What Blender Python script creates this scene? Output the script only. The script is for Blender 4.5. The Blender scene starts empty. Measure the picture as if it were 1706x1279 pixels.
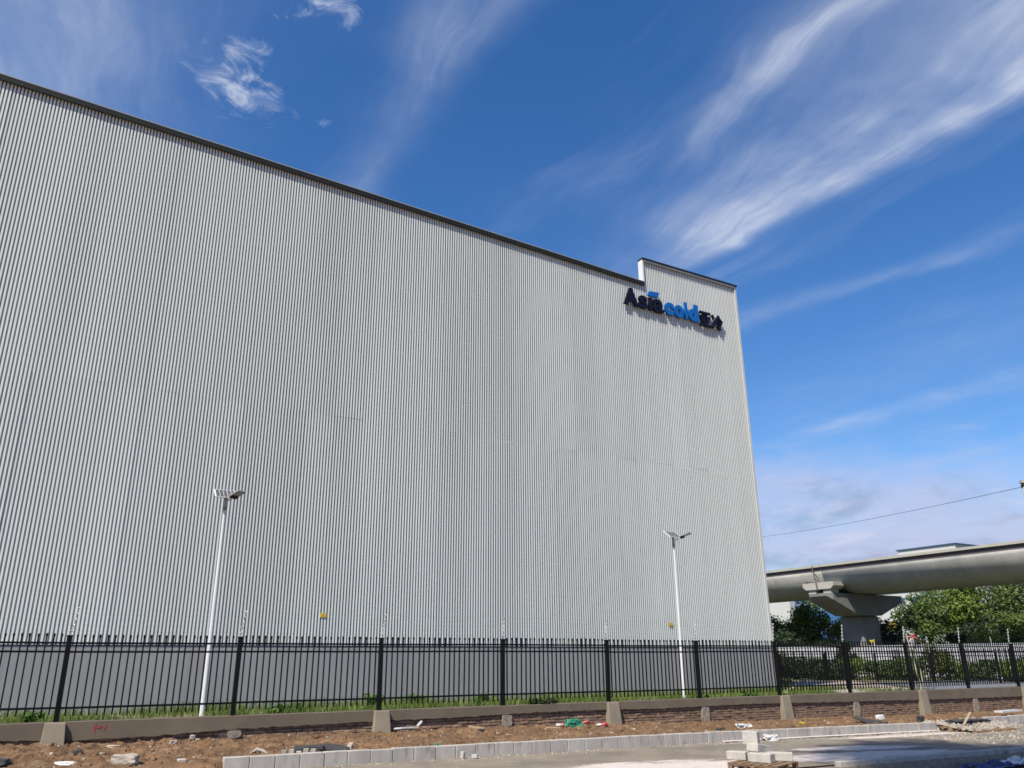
import bpy, bmesh, math, random
from mathutils import Vector, Matrix, Euler, noise
import numpy as np

R = math.radians
random.seed(11)
SC = bpy.context.scene
COL = SC.collection

# ------------------------------------------------------------------ camera
# X runs along the fence, Y towards the warehouse, Z up; the eye is at (0, 0, 1.7)
PITCH, ROLL, AZ = R(19.0), R(0.3), R(59.75)
fw = Vector((math.cos(AZ) * math.cos(PITCH), math.sin(AZ) * math.cos(PITCH), math.sin(PITCH)))
rt = Vector((math.sin(AZ), -math.cos(AZ), 0))
up = rt.cross(fw)
rt2 = math.cos(ROLL) * rt - math.sin(ROLL) * up
up2 = math.sin(ROLL) * rt + math.cos(ROLL) * up
cd = bpy.data.cameras.new('camera')
cam = bpy.data.objects.new('camera', cd)
COL.objects.link(cam)
m = Matrix.Identity(4)
for i in range(3):
    m[i][0], m[i][1], m[i][2] = rt2[i], up2[i], -fw[i]
m[0][3], m[1][3], m[2][3] = 0, 0, 1.7
cam.matrix_world = m
cd.sensor_width = 36.0
cd.lens = 1332 / 1706 * 36
cd.clip_start = 0.1
cd.clip_end = 6000
SC.camera = cam

# ------------------------------------------------------------------ sun and sky
EL, TH = R(51), R(28)
S = Vector((-math.cos(TH) * math.cos(EL), -math.sin(TH) * math.cos(EL), math.sin(EL)))
sl = bpy.data.lights.new('sun', 'SUN')
sl.energy = 5.0
sl.angle = R(0.55)
sl.color = (1.0, 0.92, 0.79)
so = bpy.data.objects.new('sun', sl)
COL.objects.link(so)
so.rotation_euler = S.to_track_quat('Z', 'Y').to_euler()
so.location = (-30, -25, 60)

SC.view_settings.view_transform = 'Standard'
SC.view_settings.look = 'None'
SC.view_settings.exposure = 0.5
SC.view_settings.gamma = 1.0
SC.view_settings.use_curve_mapping = False
SC.cycles.filter_width = 1.6

W = bpy.data.worlds.new('World')
SC.world = W
W.use_nodes = True
wt = W.node_tree
wt.nodes.clear()


class NT:
    """small helper for chains of math nodes"""
    def __init__(s, t):
        s.t = t

    def n(s, typ, **k):
        nd = s.t.nodes.new(typ)
        for a, v in k.items():
            setattr(nd, a, v)
        return nd

    def put(s, sock, v):
        if isinstance(v, (int, float)):
            sock.default_value = v
        elif isinstance(v, tuple):
            sock.default_value = v
        else:
            s.t.links.new(v, sock)

    def m(s, op, a, b=0.0, c=0.0, clamp=False):
        nd = s.n('ShaderNodeMath', operation=op, use_clamp=clamp)
        s.put(nd.inputs[0], a); s.put(nd.inputs[1], b); s.put(nd.inputs[2], c)
        return nd.outputs[0]

    def ss(s, x, lo, hi):
        nd = s.n('ShaderNodeMapRange', interpolation_type='SMOOTHSTEP')
        s.put(nd.inputs['Value'], x)
        nd.inputs['From Min'].default_value = lo; nd.inputs['From Max'].default_value = hi
        return nd.outputs[0]

    def gauss(s, x, c, w):
        d = s.m('DIVIDE', s.m('SUBTRACT', x, c), w)
        return s.m('POWER', 2.71828, s.m('MULTIPLY', s.m('MULTIPLY', d, d), -1.0))

    def xyz(s, x, y, z):
        nd = s.n('ShaderNodeCombineXYZ')
        s.put(nd.inputs[0], x); s.put(nd.inputs[1], y); s.put(nd.inputs[2], z)
        return nd.outputs[0]

    def noise(s, vec, scale, detail=4, rough=0.55, dist=0.0, dim='3D'):
        nd = s.n('ShaderNodeTexNoise', noise_dimensions=dim)
        if vec is not None:
            s.t.links.new(vec, nd.inputs['Vector'])
        nd.inputs['Scale'].default_value = scale
        nd.inputs['Detail'].default_value = detail
        nd.inputs['Roughness'].default_value = rough
        nd.inputs['Distortion'].default_value = dist
        return nd.outputs[0]

    def mixc(s, f, a, b):
        nd = s.n('ShaderNodeMix', data_type='RGBA')
        s.put(nd.inputs[0], f); s.put(nd.inputs[6], a); s.put(nd.inputs[7], b)
        return nd.outputs[2]


w = NT(wt)
sky = w.n('ShaderNodeTexSky', sky_type='NISHITA', sun_disc=False)
sky.sun_elevation = EL
sky.sun_rotation = math.atan2(S.x, S.y)
sky.altitude = 50
sky.air_density = 1.0
sky.dust_density = 0.3
sky.ozone_density = 3.0
geo = w.n('ShaderNodeTexCoord').outputs['Generated']
sep = w.n('ShaderNodeSeparateXYZ')
wt.links.new(geo, sep.inputs[0])
dz = w.m('MAXIMUM', sep.outputs[2], 0.02)
px = w.m('DIVIDE', sep.outputs[0], dz)      # where the ray meets a cloud layer one unit up
py = w.m('DIVIDE', sep.outputs[1], dz)
# slow warp so that the streets are not ruler straight
wv = w.xyz(w.m('MULTIPLY', px, 1.0), w.m('MULTIPLY', py, 1.0), 0.0)
warp = w.m('SUBTRACT', w.noise(wv, 2.2, 3, 0.5), 0.5)
pxw = w.m('ADD', px, w.m('MULTIPLY', warp, 0.24))
# fine fibres: long along a direction leaning a little from Y
fx = w.m('SUBTRACT', w.m('MULTIPLY', pxw, 1.0), w.m('MULTIPLY', py, 0.16))
fib = w.noise(w.xyz(w.m('MULTIPLY', fx, 14.0), w.m('MULTIPLY', py, 2.6), 3.0), 1.0, 6, 0.62, 0.35)
fib2 = w.noise(w.xyz(w.m('MULTIPLY', px, 3.5), w.m('MULTIPLY', py, 1.6), 7.0), 1.0, 5, 0.6, 0.6)
fibm = w.m('MULTIPLY', w.ss(fib, 0.28, 0.78), w.ss(fib2, 0.18, 0.72))
brk = w.m('ADD', 0.45, w.m('MULTIPLY', w.ss(w.noise(w.xyz(w.m('MULTIPLY', px, 1.6), w.m('MULTIPLY', py, 2.0), 5.0), 1.3, 4, 0.55, 0.3), 0.33, 0.66), 0.7))
soft = w.m('MULTIPLY', w.m('ADD', 0.46, w.m('MULTIPLY', fibm, 0.85)), brk)


def band(c0, slope, y0, wn, wf, ylo, yhi, amp):
    """a cloud street: centre c0+slope*(y-y0), width wn towards small x and wf towards large x"""
    c = w.m('ADD', c0, w.m('MULTIPLY', w.m('SUBTRACT', py, y0), slope))
    d = w.m('SUBTRACT', pxw, c)
    a = w.m('DIVIDE', w.m('MINIMUM', d, 0.0), wn)
    b = w.m('DIVIDE', w.m('MAXIMUM', d, 0.0), wf)
    q = w.m('ADD', w.m('MULTIPLY', a, a), w.m('MULTIPLY', b, b))
    g = w.m('POWER', 2.71828, w.m('MULTIPLY', q, -1.0))
    g = w.m('MULTIPLY', g, w.ss(py, ylo[0], ylo[1]))
    g = w.m('MULTIPLY', g, w.m('SUBTRACT', 1.0, w.ss(py, yhi[0], yhi[1])))
    return w.m('MULTIPLY', g, amp)


bands = [
    band(1.43, -0.09, 0.6, 0.21, 0.05, (-2.5, -1.0), (1.0, 1.8), 1.2),
    band(1.02, 0.0, 0.8, 0.055, 0.05, (-1.5, 0.1), (0.75, 1.15), 0.66),
    band(1.2, 0.0, 0.5, 0.26, 0.2, (-2.5, -1.0), (0.2, 0.95), 0.60),
    band(1.80, -0.26, 1.55, 0.055, 0.05, (0.65, 1.35), (1.75, 2.6), 0.48),
    band(3.02, 0.0, 2.0, 0.09, 0.16, (1.25, 1.7), (2.2, 3.0), 0.42),
    band(2.62, 0.0, 2.0, 0.25, 0.25, (0.6, 1.1), (2.0, 2.6), 0.14),
    band(0.49, 0.06, 1.2, 0.085, 0.05, (0.5, 0.95), (1.5, 1.8), 0.32),
    band(-0.22, 0.0, 1.3, 0.9, 0.28, (-1.5, 0.6), (1.9, 3.5), 0.55),
]
dens = bands[0]
for b in bands[1:]:
    dens = w.m('ADD', dens, b)
dens = w.m('MULTIPLY', dens, soft)
# thin cirrus over the rest of the sky
gen = w.m('MULTIPLY', w.ss(w.noise(w.xyz(w.m('MULTIPLY', pxw, 2.2), w.m('MULTIPLY', py, 0.5), 1.0), 1.0, 5, 0.6, 0.5), 0.54, 0.85), 0.28)
dens = w.m('ADD', dens, w.m('MULTIPLY', gen, soft))
# small fleecy clouds
pn = w.noise(wv, 13.0, 8, 0.68, 0.7)


def puff(cx, cy, r, amp):
    dx = w.m('SUBTRACT', px, cx); dy = w.m('SUBTRACT', py, cy)
    d = w.m('SQRT', w.m('ADD', w.m('MULTIPLY', dx, dx), w.m('MULTIPLY', dy, dy)))
    k = w.m('SUBTRACT', 1.0, w.m('DIVIDE', d, r))
    k = w.m('ADD', k, w.m('MULTIPLY', w.m('SUBTRACT', pn, 0.5), 4.2))
    return w.m('MULTIPLY', w.ss(k, 0.1, 1.7), amp)


for a in [(0.20, 1.315, 0.085, 0.75), (0.145, 1.30, 0.085, 0.55), (0.155, 1.2, 0.06, 0.7), (0.26, 1.03, 0.065, 0.95),
          (0.215, 1.03, 0.05, 0.3), (0.10, 1.02, 0.05, 0.4), (0.345, 1.33, 0.02, 0.45)]:
    dens = w.m('ADD', dens, puff(*a))
dens = w.m('MINIMUM', dens, 1.0)
# the low bank of broken cloud above the horizon
lowv = w.xyz(w.m('MULTIPLY', sep.outputs[0], 2.2), w.m('MULTIPLY', sep.outputs[1], 2.2), w.m('MULTIPLY', sep.outputs[2], 7.0))
ln = w.noise(lowv, 2.6, 6, 0.58, 0.5)
ln2 = w.noise(lowv, 1.7, 4, 0.55, 0.2)
edge = w.m('ADD', sep.outputs[2], w.m('MULTIPLY', w.m('SUBTRACT', ln, 0.5), 0.16))
low = w.m('SUBTRACT', 1.0, w.ss(edge, 0.14, 0.25))
low = w.m('MULTIPLY', low, w.m('ADD', 0.72, w.m('MULTIPLY', w.ss(ln2, 0.35, 0.65), 0.28)))
grey = w.ss(w.noise(lowv, 2.3, 6, 0.62, 0.4), 0.45, 0.66)
K = 1.0 / 0.11     # cloud tones are given for a sky strength of 0.11 at exposure 0
lowcol = w.mixc(w.m('MULTIPLY', grey, 0.9), (0.53 * K, 0.58 * K, 0.80 * K, 1), (0.32 * K, 0.38 * K, 0.53 * K, 1))
lowcol = w.mixc(w.m('MULTIPLY', w.ss(w.noise(lowv, 4.3, 6, 0.6, 0.4), 0.55, 0.75), 0.7), lowcol, (0.74 * K, 0.72 * K, 0.84 * K, 1))
hs = w.n('ShaderNodeHueSaturation')
hs.inputs['Saturation'].default_value = 1.29
hs.inputs['Value'].default_value = 1.40
hs.inputs['Hue'].default_value = 0.507
wt.links.new(sky.outputs[0], hs.inputs['Color'])
c1 = w.mixc(w.m('MULTIPLY', dens, 0.85), hs.outputs[0], (0.66 * K, 0.72 * K, 0.86 * K, 1))
c2 = w.mixc(low, c1, lowcol)
bg = w.n('ShaderNodeBackground')
bg.inputs['Strength'].default_value = 0.078
wt.links.new(c2, bg.inputs['Color'])
wo = w.n('ShaderNodeOutputWorld')
wt.links.new(bg.outputs[0], wo.inputs['Surface'])


# ------------------------------------------------------------------ helpers
class MB:
    def __init__(s):
        s.v = []; s.f = []

    def add(s, vs, fs):
        o = len(s.v)
        s.v += [tuple(p) for p in vs]
        s.f += [tuple(i + o for i in f) for f in fs]
        return s

    def box(s, x0, x1, y0, y1, z0, z1, M=None):
        vs = [(x0, y0, z0), (x1, y0, z0), (x1, y1, z0), (x0, y1, z0), (x0, y0, z1), (x1, y0, z1), (x1, y1, z1), (x0, y1, z1)]
        if M is not None:
            vs = [tuple(M @ Vector(p)) for p in vs]
        return s.add(vs, [(0, 3, 2, 1), (4, 5, 6, 7), (0, 1, 5, 4), (1, 2, 6, 5), (2, 3, 7, 6), (3, 0, 4, 7)])

    def tube(s, pts, rad, n=8, cap=True):
        pts = [Vector(p) for p in pts]
        if not isinstance(rad, (list, tuple)):
            rad = [rad] * len(pts)
        o = len(s.v)
        ref = None
        for i, p in enumerate(pts):
            d = (pts[min(i + 1, len(pts) - 1)] - pts[max(i - 1, 0)]).normalized()
            if ref is None:
                ref = Vector((0, 0, 1)) if abs(d.z) < 0.9 else Vector((1, 0, 0))
            a = d.cross(ref).normalized()
            b = d.cross(a)
            ref = a.cross(d) if a.length > 0 else ref
            for k in range(n):
                t = 2 * math.pi * k / n
                s.v.append(tuple(p + (a * math.cos(t) + b * math.sin(t)) * rad[i]))
        for i in range(len(pts) - 1):
            for k in range(n):
                k2 = (k + 1) % n
                s.f.append((o + i * n + k, o + i * n + k2, o + (i + 1) * n + k2, o + (i + 1) * n + k))
        if cap:
            s.f.append(tuple(o + k for k in range(n))[::-1])
            s.f.append(tuple(o + (len(pts) - 1) * n + k for k in range(n)))
        return s

    def prism(s, poly, axis, a, b):
        """extrude a 2D outline along axis 0/1/2 from a to b"""
        def P(u, v, t):
            return [(t, u, v), (u, t, v), (u, v, t)][axis]
        n = len(poly)
        vs = [P(u, v, a) for u, v in poly] + [P(u, v, b) for u, v in poly]
        fs = [tuple(range(n))[::-1], tuple(range(n, 2 * n))]
        fs += [(i, (i + 1) % n, n + (i + 1) % n, n + i) for i in range(n)]
        return s.add(vs, fs)

    def mesh(s, name, mat, smooth=False):
        me = bpy.data.meshes.new(name)
        me.from_pydata(s.v, [], s.f)
        bm = bmesh.new(); bm.from_mesh(me)
        bmesh.ops.recalc_face_normals(bm, faces=bm.faces)
        bm.to_mesh(me); bm.free()
        if mat:
            me.materials.append(mat)
        if smooth:
            me.polygons.foreach_set('use_smooth', [len(p.vertices) == 4 for p in me.polygons])   # end caps stay flat
        return me

    def obj(s, name, mat, parent=None, smooth=False, loc=None):
        return link(name, s.mesh(name, mat, smooth), parent, loc)


def link(name, me, parent=None, loc=None):
    o = bpy.data.objects.new(name, me)
    COL.objects.link(o)
    if parent is not None:
        o.parent = parent
    if loc is not None:
        o.location = loc
    return o


def bevel(me, wd=0.01, seg=1):
    bm = bmesh.new(); bm.from_mesh(me)
    bmesh.ops.bevel(bm, geom=list(bm.edges), offset=wd, segments=seg, affect='EDGES', profile=0.5)
    bm.to_mesh(me); bm.free()
    return me


def raw(name, v, f, mat, parent=None, smooth=False):
    me = bpy.data.meshes.new(name)
    me.from_pydata(v, [], f)
    me.materials.append(mat)
    if smooth:
        me.polygons.foreach_set('use_smooth', [True] * len(me.polygons))
    return link(name, me, parent)


def thing(name, label, cat, loc=(0, 0, 0), rz=0.0, group=None):
    o = bpy.data.objects.new(name, None)
    COL.objects.link(o)
    o.location = loc
    o.rotation_euler = (0, 0, rz)
    o.empty_display_size = 0.2
    return tag(o, label, cat, group)


def tag(o, label, cat, group=None):
    o['label'] = label; o['category'] = cat
    if group:
        o['group'] = group
    return o


def kind(o, k):
    o['kind'] = k
    return o


def copy_tree(o, parent=None):
    c = o.copy()
    COL.objects.link(c)
    if parent is not None:
        c.parent = parent
    for ch in list(o.children):
        copy_tree(ch, c)
    return c


def fbm(x, y, z=0.0, o=4):
    return noise.fractal(Vector((x, y, z)), 1.0, 2.0, o)


def ip(x, xs, ys):
    return float(np.interp(x, xs, ys))


# ------------------------------------------------------------------ materials
def mat(name, base, rough=0.8, var=0.0, scale=5.0, bump=0.0, bscale=40.0, metal=0.0, spec=0.5, stain=None, objrand=0.0, stretch=None, tone=0.74):
    """procedural surface: base colour with noise-driven patches, optional stains, relief and per-object tone"""
    mt = bpy.data.materials.new(name)
    mt.use_nodes = True
    t = mt.node_tree
    t.nodes.clear()
    k = NT(t)
    bs = k.n('ShaderNodeBsdfPrincipled')
    out = k.n('ShaderNodeOutputMaterial')
    t.links.new(bs.outputs[0], out.inputs[0])
    bs.inputs['Roughness'].default_value = rough
    bs.inputs['Metallic'].default_value = metal
    bs.inputs['Specular IOR Level'].default_value = spec
    co = k.n('ShaderNodeNewGeometry').outputs['Position']
    if stretch:
        mp = k.n('ShaderNodeMapping')
        mp.inputs['Scale'].default_value = stretch
        t.links.new(co, mp.inputs[0])
        co = mp.outputs[0]
    base = tuple(q * tone for q in base)
    stains = []
    if stain:
        stains = [stain] if not isinstance(stain, list) else stain
        stains = [(tuple(q * tone for q in s_[0]),) + tuple(s_[1:]) for s_ in stains]
    b = (*base, 1.0)
    c = b
    if var > 0:
        n1 = k.ss(k.noise(co, scale, 6, 0.6), 0.28, 0.72)
        lo = tuple(max(0.0, x * (1 - var)) for x in base) + (1.0,)
        hi = tuple(min(1.0, x * (1 + var)) for x in base) + (1.0,)
        c = k.mixc(n1, lo, hi)
    for (col, amt, sc, lo_, hi_) in stains:
        n2 = k.m('MULTIPLY', k.ss(k.noise(co, sc, 5, 0.65), lo_, hi_), amt)
        c = k.mixc(n2, c, (*col, 1.0))
    if objrand > 0:
        oi = k.n('ShaderNodeObjectInfo').outputs['Random']
        hv = k.n('ShaderNodeHueSaturation')
        k.put(hv.inputs['Color'], c)
        k.put(hv.inputs['Value'], k.m('ADD', 1.0 - objrand, k.m('MULTIPLY', oi, 2 * objrand)))
        c = hv.outputs[0]
    k.put(bs.inputs['Base Color'], c)
    if bump > 0:
        bp = k.n('ShaderNodeBump')
        bp.inputs['Strength'].default_value = bump
        bp.inputs['Distance'].default_value = 0.02
        t.links.new(k.noise(co, bscale, 5, 0.65), bp.inputs['Height'])
        t.links.new(bp.outputs[0], bs.inputs['Normal'])
    return mt


def leafmat(name, dark, light, trans=0.3):
    mt = bpy.data.materials.new(name)
    mt.use_nodes = True
    t = mt.node_tree
    t.nodes.clear()
    k = NT(t)
    out = k.n('ShaderNodeOutputMaterial')
    g = k.n('ShaderNodeNewGeometry')
    rnd = g.outputs['Random Per Island']
    big = k.ss(k.noise(g.outputs['Position'], 0.55, 3, 0.5), 0.3, 0.7)
    f = k.m('ADD', k.m('MULTIPLY', rnd, 0.6), k.m('MULTIPLY', big, 0.4))
    c = k.mixc(f, (*dark, 1), (*light, 1))
    bs = k.n('ShaderNodeBsdfPrincipled')
    bs.inputs['Roughness'].default_value = 0.55
    bs.inputs['Specular IOR Level'].default_value = 0.3
    tr = k.n('ShaderNodeBsdfTranslucent')
    t.links.new(c, bs.inputs['Base Color'])
    t.links.new(c, tr.inputs['Color'])
    mx = k.n('ShaderNodeMixShader')
    mx.inputs[0].default_value = trans
    t.links.new(bs.outputs[0], mx.inputs[1])
    t.links.new(tr.outputs[0], mx.inputs[2])
    t.links.new(mx.outputs[0], out.inputs[0])
    return mt


M = {}
M['clad'] = mat('pale_cladding', (0.66, 0.69, 0.675), 0.42, 0.05, 0.35, spec=0.5, objrand=0.025, stretch=(1, 1, 0.15), tone=1.0, stain=((0.58, 0.60, 0.58), 0.5, 0.9, 0.5, 0.75))
M['plinth'] = mat('grey_plinth', (0.335, 0.345, 0.355), 0.55, 0.06, 0.8, 0.05, 30, stain=((0.27, 0.255, 0.235), 0.35, 1.6, 0.5, 0.75))
M['fascia'] = mat('dark_flashing', (0.020, 0.025, 0.025), 0.6, 0.15, 1.0, spec=0.15)
M['trim'] = mat('light_trim', (0.62, 0.64, 0.63), 0.45, 0.05, 2)
M['roof'] = mat('roof_sheet', (0.35, 0.37, 0.38), 0.5, 0.1, 0.5)
M['black'] = mat('black_paint', (0.0045, 0.005, 0.006), 0.5, 0.3, 6, spec=0.2)
M['navy'] = mat('navy_letter', (0.004, 0.0045, 0.02), 0.45, 0.1, 3, spec=0.25)
M['blue'] = mat('blue_letter', (0.004, 0.14, 0.50), 0.4, 0.06, 3, spec=0.3)
M['white'] = mat('white_paint', (0.80, 0.81, 0.82), 0.35, 0.03, 2)
M['steel'] = mat('grey_steel', (0.42, 0.43, 0.44), 0.45, 0.1, 8, metal=0.3)
M['insul'] = mat('pale_insulator', (0.55, 0.56, 0.56), 0.4, 0.15, 30)
M['cell'] = mat('solar_cell', (0.10, 0.105, 0.115), 0.3, 0.15, 10)
M['led'] = mat('lens_glass', (0.35, 0.36, 0.38), 0.2)
M['plaster'] = mat('cement_render', (0.185, 0.15, 0.108), 0.9, 0.14, 1.3, 0.25, 60, stain=((0.125, 0.10, 0.072), 0.6, 2.4, 0.5, 0.75))
M['butt'] = mat('buttress_render', (0.30, 0.255, 0.19), 0.9, 0.12, 2.5, 0.3, 60, stain=((0.26, 0.22, 0.16), 0.5, 6, 0.5, 0.75))
M['brick'] = mat('old_brick', (0.30, 0.195, 0.135), 0.95, 0.35, 9, 0.5, 60, stain=((0.40, 0.32, 0.23), 0.6, 5, 0.5, 0.75), objrand=0.22)
M['mortar'] = mat('crumbly_mortar', (0.11, 0.08, 0.055), 1.0, 0.4, 14, 0.8, 50)
M['stub'] = mat('rough_concrete', (0.34, 0.29, 0.23), 0.95, 0.3, 14, 0.8, 50)
M['kerb'] = mat('pale_kerb_stone', (0.50, 0.47, 0.43), 0.85, 0.12, 5, 0.3, 80, stain=((0.19, 0.165, 0.13), 0.8, 6, 0.52, 0.72), objrand=0.05, stretch=(1, 1, 0.35))
M['block'] = mat('pale_block', (0.52, 0.49, 0.45), 0.9, 0.10, 8, 0.35, 60, stain=((0.33, 0.29, 0.24), 0.5, 9, 0.58, 0.8), objrand=0.04)
M['dirt'] = mat('brown_dirt', (0.185, 0.103, 0.049), 1.0, 0.45, 2.2, 1.0, 26, stain=[((0.30, 0.21, 0.12), 0.75, 3.0, 0.5, 0.7), ((0.085, 0.048, 0.026), 0.7, 1.1, 0.52, 0.7), ((0.07, 0.04, 0.022), 0.6, 9.0, 0.56, 0.7)])
def road_material():
    mt = mat('dusty_road_spilt', (0.235, 0.20, 0.158), 0.95, 0.2, 0.9, 0.5, 70, stain=[((0.36, 0.31, 0.235), 0.65, 3.5, 0.5, 0.72), ((0.14, 0.12, 0.10), 0.5, 0.7, 0.55, 0.75)])
    t = mt.node_tree
    k = NT(t)
    bs = [n for n in t.nodes if n.type == 'BSDF_PRINCIPLED'][0]
    src = bs.inputs['Base Color'].links[0].from_socket
    co = k.n('ShaderNodeNewGeometry').outputs['Position']
    sp = k.n('ShaderNodeSeparateXYZ'); t.links.new(co, sp.inputs[0])
    tot = None
    # spilt cement: where it lies (centre and reach in metres)
    for cx, cy, rx, ry, tilt in ((15.5, 12.25, 1.6, 0.36, -0.16), (14.3, 11.25, 2.5, 0.48, -0.06), (9.9, 11.6, 2.1, 0.75, -0.12), (19.5, 13.9, 2.6, 0.22, -0.02)):
        dx = k.m('SUBTRACT', sp.outputs[0], cx)
        dy = k.m('SUBTRACT', k.m('SUBTRACT', sp.outputs[1], cy), k.m('MULTIPLY', dx, tilt))
        q = k.m('ADD', k.m('POWER', k.m('ABSOLUTE', k.m('DIVIDE', dx, rx)), 2.0), k.m('POWER', k.m('ABSOLUTE', k.m('DIVIDE', dy, ry)), 2.0))
        g_ = k.m('SUBTRACT', 1.0, q)
        tot = g_ if tot is None else k.m('MAXIMUM', tot, g_)
    mp = k.n('ShaderNodeMapping'); mp.inputs['Scale'].default_value = (0.55, 1.6, 1); t.links.new(co, mp.inputs[0])
    n1 = k.noise(mp.outputs[0], 1.7, 8, 0.66, 0.5)
    n2 = k.noise(co, 14.0, 5, 0.65)
    tot = k.m('ADD', tot, k.m('ADD', k.m('MULTIPLY', k.m('SUBTRACT', n1, 0.5), 4.2), k.m('MULTIPLY', k.m('SUBTRACT', n2, 0.5), 1.3)))
    mask = k.m('MULTIPLY', k.ss(tot, -0.5, 0.45), 0.95)
    c = k.mixc(mask, src, (0.52, 0.46, 0.425, 1))
    t.links.new(c, bs.inputs['Base Color'])
    return mt


M['road'] = road_material()
M['verge'] = mat('orange_soil', (0.34, 0.20, 0.11), 1.0, 0.3, 2, 0.8, 30)
M['soil'] = mat('yard_soil', (0.20, 0.165, 0.095), 1.0, 0.3, 1.4, 0.7, 25, stain=((0.10, 0.135, 0.045), 0.8, 1.2, 0.42, 0.62))
M['ground'] = mat('far_ground', (0.12, 0.13, 0.07), 1.0, 0.3, 0.3)
M['pave'] = mat('pinkish_paving', (0.46, 0.37, 0.34), 0.9, 0.1, 2.5, 0.3, 50)
M['cream'] = mat('cream_kerb', (0.55, 0.49, 0.38), 0.9, 0.1, 5)
M['apron'] = mat('grey_asphalt', (0.16, 0.17, 0.185), 0.9, 0.12, 2, 0.3, 60)
M['cement'] = mat('spilt_cement', (0.66, 0.60, 0.57), 0.95, 0.10, 3, 0.5, 30, stain=((0.40, 0.37, 0.33), 0.5, 4, 0.55, 0.72))
M['concrete'] = mat('viaduct_concrete', (0.40, 0.40, 0.375), 0.85, 0.14, 0.35, 0.15, 8, stain=[((0.27, 0.265, 0.245), 0.6, 0.6, 0.5, 0.72), ((0.3, 0.295, 0.275), 0.5, 2.5, 0.5, 0.7)])
M['pier'] = mat('shaded_pier_concrete', (0.21, 0.21, 0.20), 0.9, 0.14, 0.5, 0.15, 8, stain=((0.13, 0.13, 0.125), 0.6, 0.9, 0.5, 0.72))  # darker copy of the viaduct concrete: shade under the girder put into colour
M['concd'] = mat('shadow_tone_concrete', (0.12, 0.105, 0.11), 0.9, 0.1, 0.5)  # dark tone stands in for the parapet's shadow on the deck side
M['concl'] = mat('light_parapet_concrete', (0.47, 0.46, 0.40), 0.8, 0.06, 0.5)
M['asph'] = mat('asphalt_lump', (0.045, 0.045, 0.05), 0.85, 0.3, 18, 0.8, 50)
M['wood'] = mat('bare_wood', (0.42, 0.32, 0.21), 0.85, 0.2, 14, 0.3, 60)
M['pallet'] = mat('pallet_wood', (0.24, 0.155, 0.09), 0.9, 0.25, 12, 0.4, 60)
M['stone'] = mat('pale_stone', (0.46, 0.41, 0.35), 0.95, 0.2, 14, 0.7, 50, objrand=0.15)
M['clod'] = mat('dirt_clod', (0.17, 0.10, 0.055), 1.0, 0.3, 14, 0.8, 50, objrand=0.15)
M['pvc'] = mat('white_plastic', (0.72, 0.72, 0.70), 0.4, 0.1, 10)
M['green'] = mat('green_plastic', (0.03, 0.28, 0.17), 0.5, 0.35, 40, 0.6, 60)
M['red'] = mat('red_plastic', (0.55, 0.05, 0.06), 0.5, 0.2, 25)
M['pink'] = mat('pink_plastic', (0.62, 0.16, 0.13), 0.5, 0.2, 25)
M['redmark'] = mat('red_marking', (0.45, 0.04, 0.05), 0.9, 0.2, 30)
M['yellow'] = mat('yellow_plate', (0.70, 0.50, 0.03), 0.5, 0.1, 20)
M['tarp'] = mat('blue_tarp', (0.012, 0.03, 0.14), 0.55, 0.5, 4)
M['hoard'] = mat('pale_hoarding', (0.62, 0.64, 0.70), 0.5, 0.05, 1)
M['hoardd'] = mat('blue_band', (0.04, 0.05, 0.16), 0.5, 0.1, 1)
M['fwall'] = mat('white_facade', (0.66, 0.66, 0.64), 0.7, 0.05, 0.1)
M['fglass'] = mat('blue_glass', (0.06, 0.17, 0.38), 0.2, 0.3, 0.3)
M['ftrim'] = mat('blue_trim', (0.03, 0.09, 0.16), 0.5, 0.1, 0.2)
M['bark'] = mat('grey_bark', (0.10, 0.075, 0.05), 0.95, 0.3, 6, 0.6, 30)
M['wire'] = mat('dark_wire', (0.03, 0.03, 0.035), 0.5)
M['grass'] = leafmat('grass_blade', (0.04, 0.085, 0.015), (0.18, 0.235, 0.055), 0.25)
M['weed'] = leafmat('weed_leaf', (0.03, 0.09, 0.015), (0.12, 0.22, 0.04), 0.3)
M['leafA'] = leafmat('dull_green_leaf', (0.030, 0.062, 0.016), (0.135, 0.195, 0.045))
M['leafB'] = leafmat('bright_green_leaf', (0.045, 0.09, 0.016), (0.20, 0.28, 0.05))
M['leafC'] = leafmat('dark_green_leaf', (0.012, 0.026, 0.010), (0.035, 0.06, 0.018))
M['leafD'] = leafmat('yellow_green_leaf', (0.06, 0.09, 0.015), (0.22, 0.24, 0.05))

# ------------------------------------------------------------------ levels
def kz(x):      # top of the kerb stones
    return ip(x, [-20, 3, 8, 14.4, 22, 30, 60], [0.25, 0.23, 0.20, 0.14, 0.035, 0.02, 0.0])


def rz(x):      # road
    return kz(x) - 0.22


def wz(x):      # dirt at the foot of the wall
    return ip(x, [-20, 0, 2, 4.5, 6.3, 10.7, 14.3, 17.2, 21, 24, 30, 60], [0.40, 0.39, 0.32, 0.31, 0.30, 0.25, 0.16, 0.10, 0.05, -0.01, -0.04, -0.05])


YW, YF, YB = 17.0, 17.14, 22.0
ZY = 0.58        # yard behind the wall
CX = 23.9        # warehouse corner

# ------------------------------------------------------------------ ground, road, yard
g = MB()
N = 64
g.v.append((0, 0, -0.75))
for i in range(N):
    t = 2 * math.pi * i / N
    g.v.append((3000 * math.cos(t), 3000 * math.sin(t), -0.75))
for i in range(N):
    g.f.append((0, 1 + i, 1 + (i + 1) % N))
kind(g.obj('ground', M['ground']), 'structure')

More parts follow.
